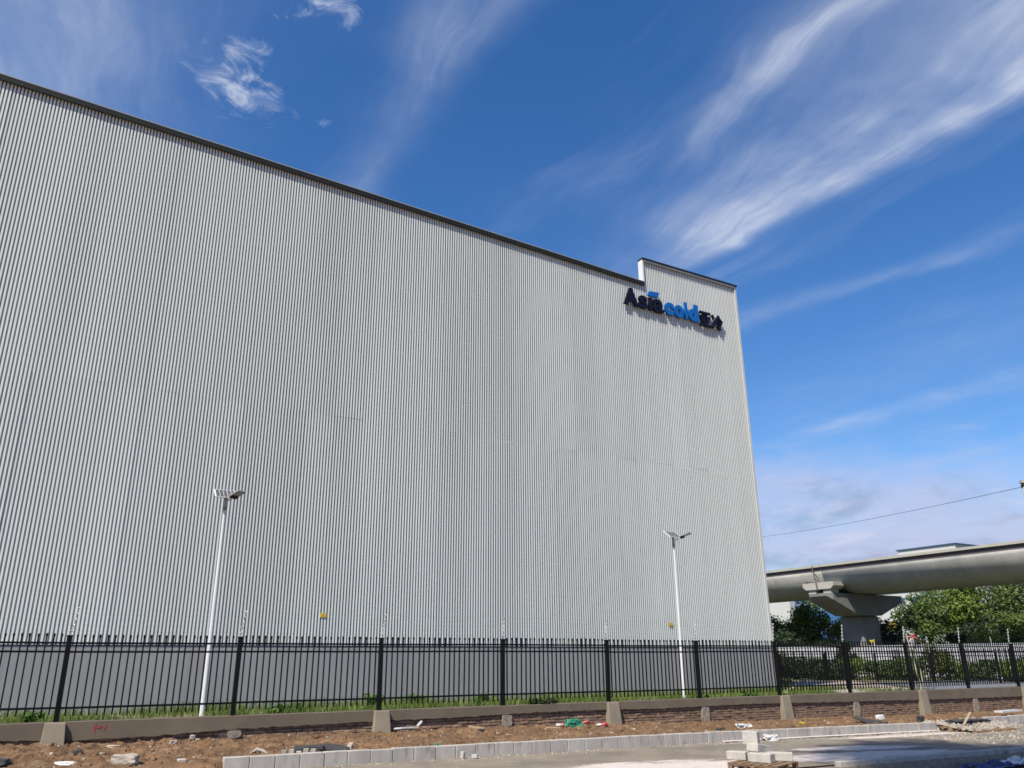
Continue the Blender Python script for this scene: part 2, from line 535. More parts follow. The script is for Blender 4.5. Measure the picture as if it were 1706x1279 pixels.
xs = list(np.arange(-60, 90.1, 1.0))
v = []; f = []
ys = [10.45, 12.0, 13.2, 14.53]
for x in xs:
    for y in ys:
        v.append((x, y, rz(x) + 0.012 * fbm(x * 0.4, y * 0.5)))
for i in range(len(xs) - 1):
    for j in range(3):
        a = i * 4 + j
        f.append((a, a + 4, a + 5, a + 1))
kind(raw('road', v, f, M['road'], smooth=True), 'structure')

# soil on this side of the road
xs = list(np.arange(-60, 60.1, 0.5)); ys = list(np.arange(-30, 10.51, 0.75))
v = []; f = []
for x in xs:
    for y in ys:
        v.append((x, y, rz(x) - 0.19 + 0.05 * fbm(x * 0.7, y * 0.7, 3.0)))
n = len(ys)
for i in range(len(xs) - 1):
    for j in range(n - 1):
        a = i * n + j
        f.append((a, a + n, a + n + 1, a + 1))
kind(raw('verge', v, f, M['verge'], smooth=True), 'structure')

# the strip of dug-up dirt between wall and kerb
def dirt_z(x, y):
    t = (y - 14.62) / 2.4
    t = max(0.0, min(1.0, t))
    s = t * t * (3 - 2 * t)
    lo = kz(x) - 0.035
    openk = 0.0
    if x < 3.4:
        openk = max(0.0, min(1.0, (3.4 - x) / 0.5))
    elif 21.5 < x < 24.3:
        openk = max(0.0, min(1.0, (x - 21.5) / 0.4)) * max(0.0, min(1.0, (24.3 - x) / 0.4))
    if openk > 0:
        lo2 = rz(x) + 0.03 + 0.16 * max(0.0, min(1.0, (y - 13.6) / 1.2))
        lo = lo * (1 - openk) + lo2 * openk
    z = lo * (1 - s) + wz(x) * s
    c = fbm(x * 1.5, y * 1.9, 1.0, 4)
    d = fbm(x * 6.5, y * 7.5, 5.0, 4)
    e = abs(fbm(x * 3.2, y * 4.2, 9.0, 4))
    amp = 0.35 + 0.65 * min(1.0, max(0.0, (y - 14.6) / 0.5))
    z += amp * (0.035 * c + 0.042 * d + 0.06 * e - 0.02)
    return z, openk


xs = list(np.arange(-16, -1.5, 0.3)) + list(np.arange(-1.5, 16, 0.045)) + list(np.arange(16, 34, 0.075)) + list(np.arange(34, 60, 0.5))
ys = list(np.arange(13.3, 14.56, 0.14)) + list(np.arange(14.56, 17.10, 0.05))
v = []; f = []
for x in xs:
    for y in ys:
        z, ok = dirt_z(x, y)
        if y < 14.56:
            z = z * ok + (-0.7) * (1 - ok) if ok < 1 else z
            if y < 13.45:
                z = -0.7
        v.append((x, y, z))
n = len(ys)
for i in range(len(xs) - 1):
    for j in range(n - 1):
        a = i * n + j
        f.append((a, a + n, a + n + 1, a + 1))
kind(raw('dirt_strip', v, f, M['dirt'], smooth=False), 'structure')

# raised yard and everything beyond it
xs = list(np.arange(-40, 60.1, 0.5)); ys = list(np.arange(17.2, 60, 0.5))
v = []; f = []
for x in xs:
    for y in ys:
        v.append((x, y, ZY - 0.03 + 0.04 * fbm(x * 0.8, y * 0.8, 8.0)))
n = len(ys)
for i in range(len(xs) - 1):
    for j in range(n - 1):
        a = i * n + j
        f.append((a, a + n, a + n + 1, a + 1))
kind(raw('yard', v, f, M['soil'], smooth=True), 'structure')
g = MB()
g.add([(37, 17.2, 0.5), (900, 17.2, 0.5), (900, 900, 0.5), (-500, 900, 0.5), (-500, 45, 0.5), (37, 45, 0.5)], [(0, 1, 2, 3, 4, 5)])
kind(g.obj('field', M['ground']), 'structure')

dz_ = ZY + 0.045
g = MB().add([(22.9, 17.6, dz_), (27.0, 17.6, dz_), (28.5, 19.9, dz_), (31.0, 22.6, dz_), (34.4, 26.9, dz_), (32.9, 28.4, dz_), (28.0, 24.6, dz_), (24.0, 21.2, dz_)],
             [(0, 1, 2, 3, 4, 5, 6, 7)])
kind(g.obj('driveway', M['pave']), 'structure')
g = MB().add([(27.2, 17.6, dz_ - 0.005), (60, 17.6, dz_ - 0.005), (60, 25.0, dz_ - 0.005), (36.0, 25.2, dz_ - 0.005), (34.2, 26.2, dz_ - 0.005), (31.2, 22.5, dz_ - 0.005), (28.7, 19.8, dz_ - 0.005)],
             [(0, 1, 2, 3, 4, 5, 6)])
kind(g.obj('yard_road', M['apron']), 'structure')
# low cream edging of the driveway
edge = kind(MB().box(22.5, 22.6, 17.6, 17.7, ZY - 0.1, ZY).obj('driveway_edging', M['cream']), 'structure')
pts = [(22.0, 19.9), (24.0, 21.35), (26.0, 23.0), (28.0, 24.75), (30.5, 26.7), (32.9, 28.55)]
for (x0, y0), (x1, y1) in zip(pts[:-1], pts[1:]):
    L = math.hypot(x1 - x0, y1 - y0); k = max(1, round(L / 1.0))
    for i in range(k):
        t = (i + 0.5) / k
        o = MB().box(-L / k / 2 + 0.008, L / k / 2 - 0.008, -0.07, 0.07, -0.1, 0.11).obj('edging_stone', M['cream'], edge)
        o.location = (x0 + (x1 - x0) * t, y0 + (y1 - y0) * t, ZY)
        o.rotation_euler = (0, 0, math.atan2(y1 - y0, x1 - x0))

# ------------------------------------------------------------------ kerbs
def stone_mesh(L, d, h, seed):
    random.seed(seed)
    me = MB().box(0.004, L - 0.004, 0, d, -h, 0).mesh('kerb_stone', M['kerb'])
    bevel(me, 0.012, 2)
    return me


bed = MB()
bx = list(np.arange(3.0, 33.0, 0.5))
for x in bx:
    if 21.9 < x < 23.9:
        continue
    bed.box(x, x + 0.5, 14.47, 14.7, rz(x) - 0.3, rz(x) - 0.02)
kerb = kind(bed.obj('kerb', M['stub']), 'structure')
PIT = 0.4148
variants = [stone_mesh(PIT, 0.12, 0.36, s) for s in range(1)]
x = 3.07
while x < 21.6:
    o = link('kerb_stone', variants[0], kerb)
    o.location = (x, 14.5 + random.uniform(-0.006, 0.006), kz(x + 0.2) + random.uniform(-0.006, 0.006))
    o.rotation_euler = (random.uniform(-0.01, 0.01), math.atan2(kz(x) - kz(x + PIT), PIT), random.uniform(-0.008, 0.008))
    x += PIT
o = link('kerb_stone', variants[0], kerb)
o.location = (21.72, 14.46, kz(21.7) - 0.10); o.rotation_euler = (0.15, 0.22, 0.12)
x = 24.0
while x < 32:
    o = link('kerb_stone', variants[0], kerb)
    o.location = (x, 14.5 + random.uniform(-0.008, 0.008), kz(x) + 0.045 + random.uniform(-0.01, 0.01))
    o.rotation_euler = (0, 0.01, random.uniform(-0.01, 0.01))
    x += PIT
# near kerb on this side
bed = MB()
for x in np.arange(8.0, 26.0, 0.5):
    bed.box(x, x + 0.5, 10.28, 10.5, rz(x) - 0.5, rz(x) - 0.03)
nk = kind(bed.obj('kerb_near', M['stub']), 'structure')
nk.name = 'near_kerb'
nst = MB().box(0.005, 0.995, 0, 0.13, -0.38, 0).mesh('kerb_stone', M['kerb'])
bevel(nst, 0.012, 2)
x = 12.55
while x < 26:
    o = link('kerb_stone', nst, nk)
    o.location = (x, 10.31 + random.uniform(-0.008, 0.008), rz(x) + 0.05 + random.uniform(-0.008, 0.008))
    o.rotation_euler = (0, 0.008, random.uniform(-0.008, 0.008))
    x += 1.0

# ------------------------------------------------------------------ boundary wall
wall = thing('boundary_wall', 'low cement-rendered brick wall with crumbling lower edge under the black fence', 'wall', (0, YW, 0))


def plz(x):
    b = ip(x, [-20, 0, 1, 2.3, 3.8, 5.3, 6.8, 8.5, 10.3, 12.3, 14.2, 17.4, 21, 25.6, 30, 40], [0.43, 0.44, 0.40, 0.41, 0.47, 0.48, 0.50, 0.50, 0.535, 0.535, 0.50, 0.52, 0.47, 0.42, 0.39, 0.38])
    return b + 0.018 * fbm(x * 5.0, 2.0, 0, 4) + 0.012 * fbm(x * 21.0, 5.0, 0, 3)


MB().box(-16, 60, 0.045, 0.30, -0.6, 0.685).obj('wall_core', M['mortar'], wall)
v = []; f = []
xs = list(np.arange(-16, 45.01, 0.035))
for i, x in enumerate(xs):
    zb = plz(x)
    t = 0.004 * fbm(x * 0.9, 1.0)
    v += [(x, -0.02 + t, zb), (x, -0.02 + t, 0.70), (x, 0.32, 0.70), (x, 0.04, zb + 0.004)]
for i in range(len(xs) - 1):
    a = i * 4; b = a + 4
    f += [(a, b, b + 1, a + 1), (a + 1, b + 1, b + 2, a + 2), (a + 3, b + 3, b, a)]
raw('render_band', v, f, M['plaster'], wall)
# bricks: the nearest 300 one by one, the rest joined
brick_me = []
for q in range(4):
    random.seed(40 + q)
    me = MB().box(-0.116, 0.116, -0.05, 0.05, -0.0255, 0.0255).mesh('brick', M['brick'])
    bevel(me, 0.005)
    for vv in me.vertices:
        vv.co += Vector((random.uniform(-.003, .003), random.uniform(-.004, .004), random.uniform(-.002, .002)))
    brick_me.append(me)
random.seed(5)
slots = []
row = 0
z = -0.30
while z < 0.62:
    x = -2.0 + (row % 2) * 0.12
    while x < 34:
        if wz(x) - 0.04 < z + 0.02 and z < plz(x) + 0.04:
            slots.append((x, z))
        x += 0.244
    z += 0.063; row += 1
slots.sort(key=lambda p: (p[0] < 1.5, p[0]))
rest = MB()
for i, (x, z) in enumerate(slots):
    yo = 0.05 + 0.028 + random.uniform(-0.012, 0.008)
    if i < 290:
        o = link('brick', random.choice(brick_me), wall)
        o.location = (x, yo, z)
        o.rotation_euler = (random.uniform(-.02, .02), random.uniform(-.015, .015), random.uniform(-.03, .03))
    else:
        rest.box(x - 0.115, x + 0.115, yo - 0.05, yo + 0.05, z - 0.0255, z + 0.0255)
kind(rest.obj('far_bricks', M['brick'], wall), 'stuff')
# buttresses under every second post, broken stubs under the others
PX0 = 0.705
for k in range(-1, 12):
    x = PX0 + 3 * k
    if k % 2 == 0:
        zb = wz(x) - 0.12
        a0, a1 = x - 0.17, x + 0.15
        if k == 8:
            a0, a1 = x + 0.02, x + 0.36
        me = MB().add([(a0 - 0.03, -0.17, zb), (a1 + 0.03, -0.17, zb), (a1 + 0.03, 0.03, zb), (a0 - 0.03, 0.03, zb),
                       (a0, -0.085, 0.698), (a1, -0.085, 0.698), (a1, 0.03, 0.698), (a0, 0.03, 0.698)],
                      [(0, 3, 2, 1), (4, 5, 6, 7), (0, 1, 5, 4), (1, 2, 6, 5), (2, 3, 7, 6), (3, 0, 4, 7)]).mesh('buttress', M['butt'])
        bevel(me, 0.012, 2)
        link('buttress', me, wall)
    else:
        bm = bmesh.new()
        bmesh.ops.create_icosphere(bm, subdivisions=3, radius=0.5)
        for vv in bm.verts:
            p = vv.co
            s = Vector((max(-1, min(1, p.x * 3.0)), max(-1, min(1, p.y * 3.0)), max(-1, min(1, p.z * 3.0))))
            s *= 1 + 0.16 * fbm(p.x * 3 + k, p.y * 3, p.z * 3)
            vv.co = Vector((x + 0.03 + s.x * 0.13, 0.03 + s.y * 0.045, (plz(x) + wz(x)) / 2 + s.z * ((plz(x) - wz(x)) / 2 + 0.0)))
        me = bpy.data.meshes.new('concrete_stub'); bm.to_mesh(me); bm.free()
        me.materials.append(M['stub'])
        link('concrete_stub', me, wall)
# red brush marks on the render
def mark(pts, r=0.010):
    mb = MB()
    for (x0, z0), (x1, z1) in zip(pts[:-1], pts[1:]):
        dx, dz2 = x1 - x0, z1 - z0
        L = math.hypot(dx, dz2)
        nx, nz = -dz2 / L * r, dx / L * r
        mb.add([(x0 - nx, -0.026, z0 - nz), (x1 - nx, -0.026, z1 - nz), (x1 + nx, -0.026, z1 + nz), (x0 + nx, -0.026, z0 + nz)], [(0, 1, 2, 3)])
    mb.obj('red_mark', M['redmark'], wall)


mark([(1.335, 0.665), (1.325, 0.585), (1.33, 0.50)])
mark([(1.335, 0.585), (1.43, 0.60)], 0.008)
mark([(1.385, 0.625), (1.44, 0.60), (1.40, 0.565)], 0.006)
mark([(1.50, 0.64), (1.51, 0.59), (1.47, 0.545)], 0.009)
mark([(-0.175, 0.62), (-0.18, 0.53)], 0.012)
mark([(-0.145, 0.62), (-0.15, 0.54)], 0.008)

# ------------------------------------------------------------------ iron fences
def picket_mesh():
    mb = MB().box(-0.0125, 0.0125, -0.0125, 0.0125, 0.80, 2.11)
    mb.add([(-0.0125, -0.0125, 2.11), (0.0125, -0.0125, 2.11), (0.0125, 0.0125, 2.11), (-0.0125, 0.0125, 2.11),
            (-0.019, -0.014, 2.135), (0.019, -0.014, 2.135), (0.019, 0.014, 2.135), (-0.019, 0.014, 2.135),
            (-0.016, -0.012, 2.175), (0.016, -0.012, 2.175), (0.016, 0.012, 2.175), (-0.016, 0.012, 2.175)],
           [(0, 1, 5, 4), (1, 2, 6, 5), (2, 3, 7, 6), (3, 0, 4, 7), (4, 5, 9, 8), (5, 6, 10, 9), (6, 7, 11, 10), (7, 4, 8, 11), (8, 9, 10, 11)])
    return mb.mesh('picket', M['black'])


PK = picket_mesh()
POST = MB().box(-0.042, 0.042, -0.042, 0.042, 0.70, 2.13).box(-0.049, 0.049, -0.049, 0.049, 2.13, 2.155).mesh('post', M['black'])
RAIL = MB().box(0.038, 2.962, -0.018, 0.018, -0.018, 0.018).mesh('rail', M['black'])
ROD = MB().tube([(0.0, 0.05, 2.05), (0.012, 0.05, 2.2), (0.075, 0.05, 2.66)], 0.0085, 6).mesh('insulator_rod', M['insul'])
BRK = MB().box(-0.03, 0.03, 0.039, 0.075, 2.03, 2.12).mesh('rod_bracket', M['insul'])
SPOOL = MB().tube([(-0.018, 0, 0), (0.0, 0, 0), (0.022, 0, 0)], [0.018, 0.012, 0.02], 6).mesh('insulator', M['insul'])


def rod_at(z):
    return 0.012 + 0.063 * (z - 2.2) / 0.46


def fence(root, n0, n1, pickets=24):
    for k in range(n0, n1 + 1):
        x = PX0 + 3 * k
        o = link('post', POST, root, (x, 0, 0))
        o.rotation_euler = (random.uniform(-.008, .008), random.uniform(-.006, .006), random.uniform(-.05, .05))
        link('rod_bracket', BRK, root, (x, 0, 0))
        rd = link('insulator_rod', ROD, root, (x, 0, 0))
        for z in (2.23, 2.33, 2.43, 2.53, 2.63):
            o = link('insulator', SPOOL, rd, (rod_at(z), 0.05, z))
            o.rotation_euler = (0, 0.1, random.uniform(-.4, .4))
        if k < n1:
            pdz, psk = random.uniform(-.012, .012), random.uniform(-.004, .004)
            for z in (0.93, 1.87, 2.02):
                o = link('rail', RAIL, root, (x, 0, z + pdz + random.uniform(-.003, .003)))
                o.rotation_euler = (0, psk, 0)
            for i in range(1, pickets):
                o = link('picket', PK, root, (x + 3 * i / pickets + random.uniform(-.004, .004), 0, pdz + random.uniform(-.006, .004)))
                o.rotation_euler = (0, random.uniform(-.006, .006), 0)
    for z in (2.23, 2.33, 2.43, 2.53, 2.63):
        mb = MB()
        mb.tube([(PX0 + 3 * k + rod_at(z) + d, 0.06, z - (0.012 if d else 0)) for k in range(n0, n1) for d in (0, 1.5)] + [(PX0 + 3 * n1, 0.06, z)], 0.0006, 3, False)
        mb.obj('fence_wire', M['wire'], root)


fr = thing('iron_fence', 'black iron picket fence with electric wires on top of the rendered wall', 'fence', (0, YF, 0))
fence(fr, -1, 11)
f2 = thing('iron_fence', 'black iron picket side fence running away beyond the warehouse corner, before the hedge', 'fence', (36.4, 0, -0.14))
f2.rotation_euler = (0, 0, R(90))
f2.location = (36.4, 17.5 - PX0 + 0.55, -0.14)
fence(f2, 0, 8, 20)

# ------------------------------------------------------------------ warehouse
wh = thing('warehouse', 'huge windowless warehouse clad in pale corrugated sheet above a smooth grey base', 'building', (0, YB, 0))


def roofz(x):
    return 16.56 + (x + 2.98) * (15.73 - 16.56) / (18.85 + 2.98)


XP = 18.83
ZP = 16.70
PITCHR = 0.0857
NR = 10


def sheet_mesh(nr):
    prof = []
    for i in range(nr):
        b = i * PITCHR
        prof += [(b, 0.0), (b + 0.0455, 0.0), (b + 0.0275, 0.02), (b + 0.0275, 0.13), (b + PITCHR + 0.018, 0.13), (b + PITCHR + 0.018, 0.02)]
    prof.append((nr * PITCHR, 0.0))
    v = []; f = []
    for (u, y) in prof:
        v += [(u, y, 0), (u, y, 1)]
    for i in range(len(prof) - 1):
        f.append((2 * i, 2 * i + 2, 2 * i + 3, 2 * i + 1))
    me = bpy.data.meshes.new('cladding_sheet')
    me.from_pydata(v, [], f)
    me.materials.append(M['clad'])
    return me


SH = sheet_mesh(NR)
SHE = sheet_mesh(8)
ZB, ZS = 2.07, 8.47
wd = NR * PITCHR
spans = [(XP - (i + 1) * wd, wd, SH) for i in range(36)] + [(XP + i * wd, wd, SH) for i in range(5)] + [(XP + 5 * wd, 8 * PITCHR, SHE)]
x0 = XP - 36 * wd
for (x, ww, me) in spans:
    zt = roofz(x + ww / 2) - 0.06 if x < XP - 0.05 else ZP - 0.02
    for z0_, z1_ in ((ZB, ZS), (ZS, zt)):
        o = link('cladding_sheet', me, wh, (x + random.uniform(-.001, .001), random.uniform(-.0015, .0015), z0_)); o.scale = (1, 1, z1_ - z0_)
        o.rotation_euler = (0, random.uniform(-.0004, .0004), random.uniform(-.005, .005))
xl = x0
MB().box(xl, CX - 0.03, 0.14, 45, 0.2, 2.0).obj('core_wall', M['plinth'], wh)
MB().prism([(xl, 2.0), (CX - 0.03, 2.0), (CX - 0.03, 16.6), (XP + 0.02, 16.6), (XP + 0.02, roofz(XP) - 0.12), (xl, roofz(xl) - 0.12)], 1, 0.14, 0.19).obj('backing_wall', M['trim'], wh)
MB().prism([(xl, roofz(xl) - 0.3), (CX - 0.03, roofz(CX) - 0.3), (CX - 0.03, roofz(CX) - 0.14), (xl, roofz(xl) - 0.14)], 1, 0.2, 45).obj('roof', M['roof'], wh)
MB().box(CX - 0.18, CX - 0.03, 0.2, 45, 2.0, roofz(CX) - 0.31).obj('side_wall', M['clad'], wh)
# smooth base in long panels
x = xl
while x < CX - 0.05:
    x1 = min(x + 3.9, CX)
    MB().box(x + 0.002, x1 - 0.002, -0.03, 0.138, 0.3, 2.05).obj('plinth_panel', M['plinth'], wh)
    x = x1
MB().box(xl, CX + 0.002, -0.045, 0.138, 2.052, 2.072).obj('drip_flashing', M['fascia'], wh)
# roof edge: dark fascia with a light capping line
mb = MB().prism([(xl, roofz(xl) - 0.19), (XP - 0.004, roofz(XP) - 0.19), (XP - 0.004, roofz(XP) - 0.03), (xl, roofz(xl) - 0.03)], 1, -0.085, -0.045)
mb.obj('fascia', M['fascia'], wh)
MB().prism([(xl, roofz(xl) - 0.028), (XP - 0.004, roofz(XP) - 0.028), (XP - 0.004, roofz(XP)), (xl, roofz(xl))], 1, -0.09, 0.3).obj('roof_capping', M['roof'], wh)
# raised parapet at the corner
MB().box(XP - 0.03, XP + 0.03, -0.06, 0.20, roofz(XP) + 0.002, ZP).obj('parapet_end', M['white'], wh)
MB().box(XP + 0.032, CX - 0.10, -0.075, -0.045, ZP - 0.075, ZP - 0.004).obj('parapet_trim', M['trim'], wh)
MB().box(XP - 0.04, CX + 0.03, -0.105, 0.21, ZP, ZP + 0.07).obj('parapet_coping', M['fascia'], wh)
MB().box(CX - 0.10, CX, -0.05, 0.20, 0.3, ZP - 0.003).obj('corner_trim', M['trim'], wh)
# a small bracket lamp on the hidden side wall
wl = MB().tube([(CX - 0.05, 0.3, 5.15), (CX + 0.25, 0.3, 5.2)], 0.012, 6)
wl.obj('bracket_arm', M['steel'], wh)
MB().box(CX + 0.22, CX + 0.36, 0.26, 0.34, 5.19, 5.23).obj('side_lamp', M['steel'], wh)

# yellow warning plates on the cladding
for (x, z, lab) in ((6.88, 2.85, 'small yellow warning plate low on the cladding above the third fence bay'),
                    (19.08, 2.80, 'small yellow warning plate low on the cladding just beside the right lamp post')):
    t = thing('warning_plate', lab, 'sign', (x, YB - 0.006, z))
    MB().box(-0.085, 0.085, -0.012, 0.004, -0.055, 0.055).obj('plate', M['yellow'], t)
    MB().add([(-0.05, -0.015, -0.03), (0.0, -0.015, -0.03), (-0.025, -0.015, 0.025)], [(0, 1, 2)]).obj('warning_triangle', M['wood'], t)

# ------------------------------------------------------------------ sign on the wall
sg = thing('company_sign', 'raised company lettering in navy and blue high on the cladding by the roof step', 'sign', (0, YB - 0.055, 0))


def glyph(ch, x0, x1, z0, z1, mt, off=0.03, shear=0.0):
    cu = bpy.data.curves.new('glyph', 'FONT')
    cu.body = ch
    cu.extrude = 0.5
    cu.offset = off
    cu.resolution_u = 6
    ob = bpy.data.objects.new('glyph', cu)
    COL.objects.link(ob)
    dg = bpy.context.evaluated_depsgraph_get()
    dg.update()
    me = bpy.data.meshes.new_from_object(ob.evaluated_get(dg))
    bpy.data.objects.remove(ob)
    me.name = 'letter'
    co = np.array([tuple(q.co) for q in me.vertices])
    lo, hi = co.min(0), co.max(0)
    for q in me.vertices:
        u = (q.co.x - lo[0]) / (hi[0] - lo[0]); vv = (q.co.y - lo[1]) / (hi[1] - lo[1])
        d = (q.co.z - lo[2]) / (hi[2] - lo[2])
        q.co = Vector((x0 + u * (x1 - x0), -0.05 + (1 - d) * 0.08 - 0.03, z0 + vv * (z1 - z0)))
    me.materials.clear()
    me.materials.append(mt)
    bm = bmesh.new(); bm.from_mesh(me)
    bmesh.ops.recalc_face_normals(bm, faces=bm.faces)
    bm.to_mesh(me); bm.free()
    return link('letter', me, sg)


OB = 0.06
glyph('A', 17.74, 18.45, 14.52, 15.25, M['navy'], OB)
glyph('s', 18.46, 18.88, 14.50, 15.06, M['navy'], 0.036)
glyph('\u0131', 18.95, 19.12, 14.52, 15.06, M['navy'], OB)
glyph('a', 19.18, 19.70, 14.50, 15.06, M['navy'], 0.035)
MB().prism([(18.93, 15.13), (19.42, 15.13), (19.52, 15.37), (19.02, 15.33)], 1, -0.08, 0.0).obj('blue_roof_mark', M['blue'], sg)
glyph('c', 19.76, 20.22, 14.52, 15.06, M['blue'], OB)
glyph('o', 20.25, 20.74, 14.52, 15.06, M['blue'], OB)
glyph('l', 20.80, 20.94, 14.54, 15.27, M['blue'], OB)
glyph('d', 20.99, 21.52, 14.52, 15.27, M['blue'], OB)
glyph('\u4e9a', 21.60, 22.20, 14.44, 15.08, M['navy'], 0.028)
glyph('\u51b7', 22.24, 22.87, 14.40, 15.08, M['navy'], 0.028)
for x in np.arange(17.9, 22.8, 0.6):
    MB().box(x, x + 0.03, -0.002, 0.07, 14.6, 14.66).obj('sign_bracket', M['steel'], sg)

# ------------------------------------------------------------------ solar street lamps
def lamp(x, y, label):
    t = thing('street_lamp', label, 'street lamp', (x, y, ZY - 0.05), 0, 'solar lamps behind the fence')
    H = 4.59
    MB().tube([(0, 0, 0), (0, 0, H)], [0.052, 0.033], 20).obj('pole', M['white'], t)
    MB().box(-0.14, 0.14, -0.14, 0.14, 0.0, 0.02).obj('base_plate', M['white'], t)
    MB().tube([(0, 0, H - 0.18), (0, 0, H + 0.16)], [0.046, 0.030], 10).obj('bracket', M['steel'], t, True)
    d = Vector((0.42, -0.90, 0)).normalized()
    a0 = Vector((0, 0, H + 0.0)); a1 = a0 + d * 0.24 + Vector((0, 0, 0.10))
    MB().tube([a0, a1], 0.018, 8).obj('lamp_arm', M['white'], t, True)
    # tilted panel facing the road
    tilt = R(36)
    Mp = Matrix.Translation((-0.03, -0.02, H + 0.20)) @ Matrix.Rotation(tilt, 4, 'X')
    pn_ = MB().box(-0.24, 0.24, -0.19, 0.19, -0.012, 0.006, Mp).obj('solar_panel', M['white'], t)
    cw, ch = 0.075, 0.17
    for i in range(5):
        for j in range(2):
            cx_, cy_ = -0.172 + i * 0.086, -0.089 + j * 0.178
            MB().box(cx_ - cw / 2, cx_ + cw / 2, cy_ - ch / 2, cy_ + ch / 2, 0.0065, 0.009, Mp).obj('solar_cell', M['cell'], pn_)
    MB().tube([(0, 0, H + 0.10), (-0.02, 0.0, H + 0.19)], 0.02, 8).obj('panel_stem', M['steel'], t)
    # lamp head
    ang = math.atan2(d.y, d.x)
    Mh = Matrix.Translation(a1) @ Matrix.Rotation(ang, 4, 'Z') @ Matrix.Rotation(R(-16), 4, 'Y')
    hd = MB()
    hd.box(0, 0.34, -0.11, 0.11, -0.012, 0.028, Mh)
    me = hd.mesh('lamp_head', M['steel'])
    bevel(me, 0.008)
    h = link('lamp_head', me, t)
    MB().box(0.10, 0.31, -0.085, 0.085, -0.018, -0.0125, Mh).obj('lens', M['led'], h)
    MB().box(0.0, 0.10, -0.08, 0.08, -0.045, -0.0125, Mh).obj('driver_box', M['black'], h)
    return t


lamp(3.48, 19.0, 'white solar street lamp on the left, behind the second fence post')
lamp(16.81, 19.0, 'white solar street lamp on the right, below the company lettering')

# ------------------------------------------------------------------ viaduct
va = thing('viaduct', 'grey concrete rail viaduct with rounded girders passing behind the warehouse corner', 'viaduct', (0, 0, 0))
XFv, YP = 64.0, 52.1


def girder(y0, y1):
    outer = []
    for i in range(13):
        t = i / 12 * math.pi / 2
        outer.append((XFv + 0.17 + 2.6 * (1 - math.cos(t)), 9.42 - 2.0 * math.sin(t)))
    prof = outer + [(XFv + 9.2 - (p[0] - XFv), p[1]) for p in outer[::-1]]
    vs = []
    n = len(prof)
    for y in (y0, y1):
        vs += [(px_, y, pz_) for px_, pz_ in prof]
    fs = [tuple(range(n)), tuple(range(2 * n - 1, n - 1, -1))] + [(i, i + 1, n + i + 1, n + i) for i in range(n - 1)] + [(n - 1, 0, n, 2 * n - 1)]
    o = MB().add(vs, fs).obj('girder', M['concrete'], va)
    bm = bmesh.new(); bm.from_mesh(o.data)
    for fc in bm.faces:
        fc.smooth = len(fc.verts) == 4 and abs(fc.normal.z) < 0.995
    bm.to_mesh(o.data); bm.free()
    MB().box(XFv + 0.20, XFv + 9.0, y0, y1, 9.36, 9.84).obj('deck_web', M['concd'], va)
    MB().box(XFv, XFv + 0.30, y0, y1, 9.82, 10.03).obj('parapet', M['concl'], va)
    MB().box(XFv + 8.9, XFv + 9.2, y0, y1, 9.82, 10.03).obj('parapet', M['concl'], va)
    MB().box(XFv + 0.31, XFv + 8.89, y0, y1, 9.842, 9.95).obj('deck_slab', M['concrete'], va)


for y0, y1 in ((-30, 0), (0.08, 26), (26.08, YP - 0.03), (YP + 0.03, 78), (78.08, 104), (104.08, 132)):
    girder(y0, y1)


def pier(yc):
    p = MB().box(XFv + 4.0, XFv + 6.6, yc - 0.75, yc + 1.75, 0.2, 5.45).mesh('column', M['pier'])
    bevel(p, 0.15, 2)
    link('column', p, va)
    # hammerhead: flat top, raked underside, chamfered ends
    cap = MB()
    secs = [(XFv - 0.75, 7.10, 0.95), (XFv - 0.35, 6.75, 1.35), (XFv + 3.0, 5.45, 1.35), (XFv + 6.2, 5.45, 1.35), (XFv + 9.6, 6.75, 1.35), (XFv + 10.0, 7.10, 0.95)]
    vs = []
    for (x, zb, hw) in secs:
        vs += [(x, yc - hw, zb), (x, yc + hw, zb), (x, yc + hw, 7.36), (x, yc - hw, 7.36)]
    fs = [(0, 1, 2, 3), (20, 23, 22, 21)]
    for i in range(5):
        a = i * 4; b = a + 4
        fs += [(a, b, b + 1, a + 1), (a + 1, b + 1, b + 2, a + 2), (a + 2, b + 2, b + 3, a + 3), (a + 3, b + 3, b, a)]
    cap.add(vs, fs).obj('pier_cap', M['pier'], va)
    for s in (-1, 1):
        MB().box(XFv - 0.45, XFv + 0.6, yc + s * 0.85 - 0.42, yc + s * 0.85 + 0.42, 7.362, 7.72).obj('bearing_pedestal', M['concl'], va)
        y0, y1 = (yc + 0.03, yc + 1.75) if s > 0 else (yc - 1.75, yc - 0.03)
        ch = 0.35
        if s > 0:
            poly = [(y0, 7.73), (y1 - ch, 7.73), (y1, 8.0), (y1, 8.35), (y0, 8.35)]
        else:
            poly = [(y1, 7.73), (y1, 8.35), (y0, 8.35), (y0, 8.0), (y0 + ch, 7.73)]
        MB().prism(poly, 0, XFv - 0.62, XFv + 0.9).obj('girder_end_block', M['concl'], va)
    MB().tube([(XFv - 0.1, yc + 0.8, 9.95), (XFv - 0.15, yc + 0.75, 9.4), (XFv + 0.1, yc + 0.4, 8.8), (XFv - 0.72, yc + 0.1, 8.4), (XFv - 0.74, yc, 7.6)], 0.055, 8).obj('drain_pipe', M['concd'], va)


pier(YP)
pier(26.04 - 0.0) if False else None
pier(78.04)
pier(104.04)

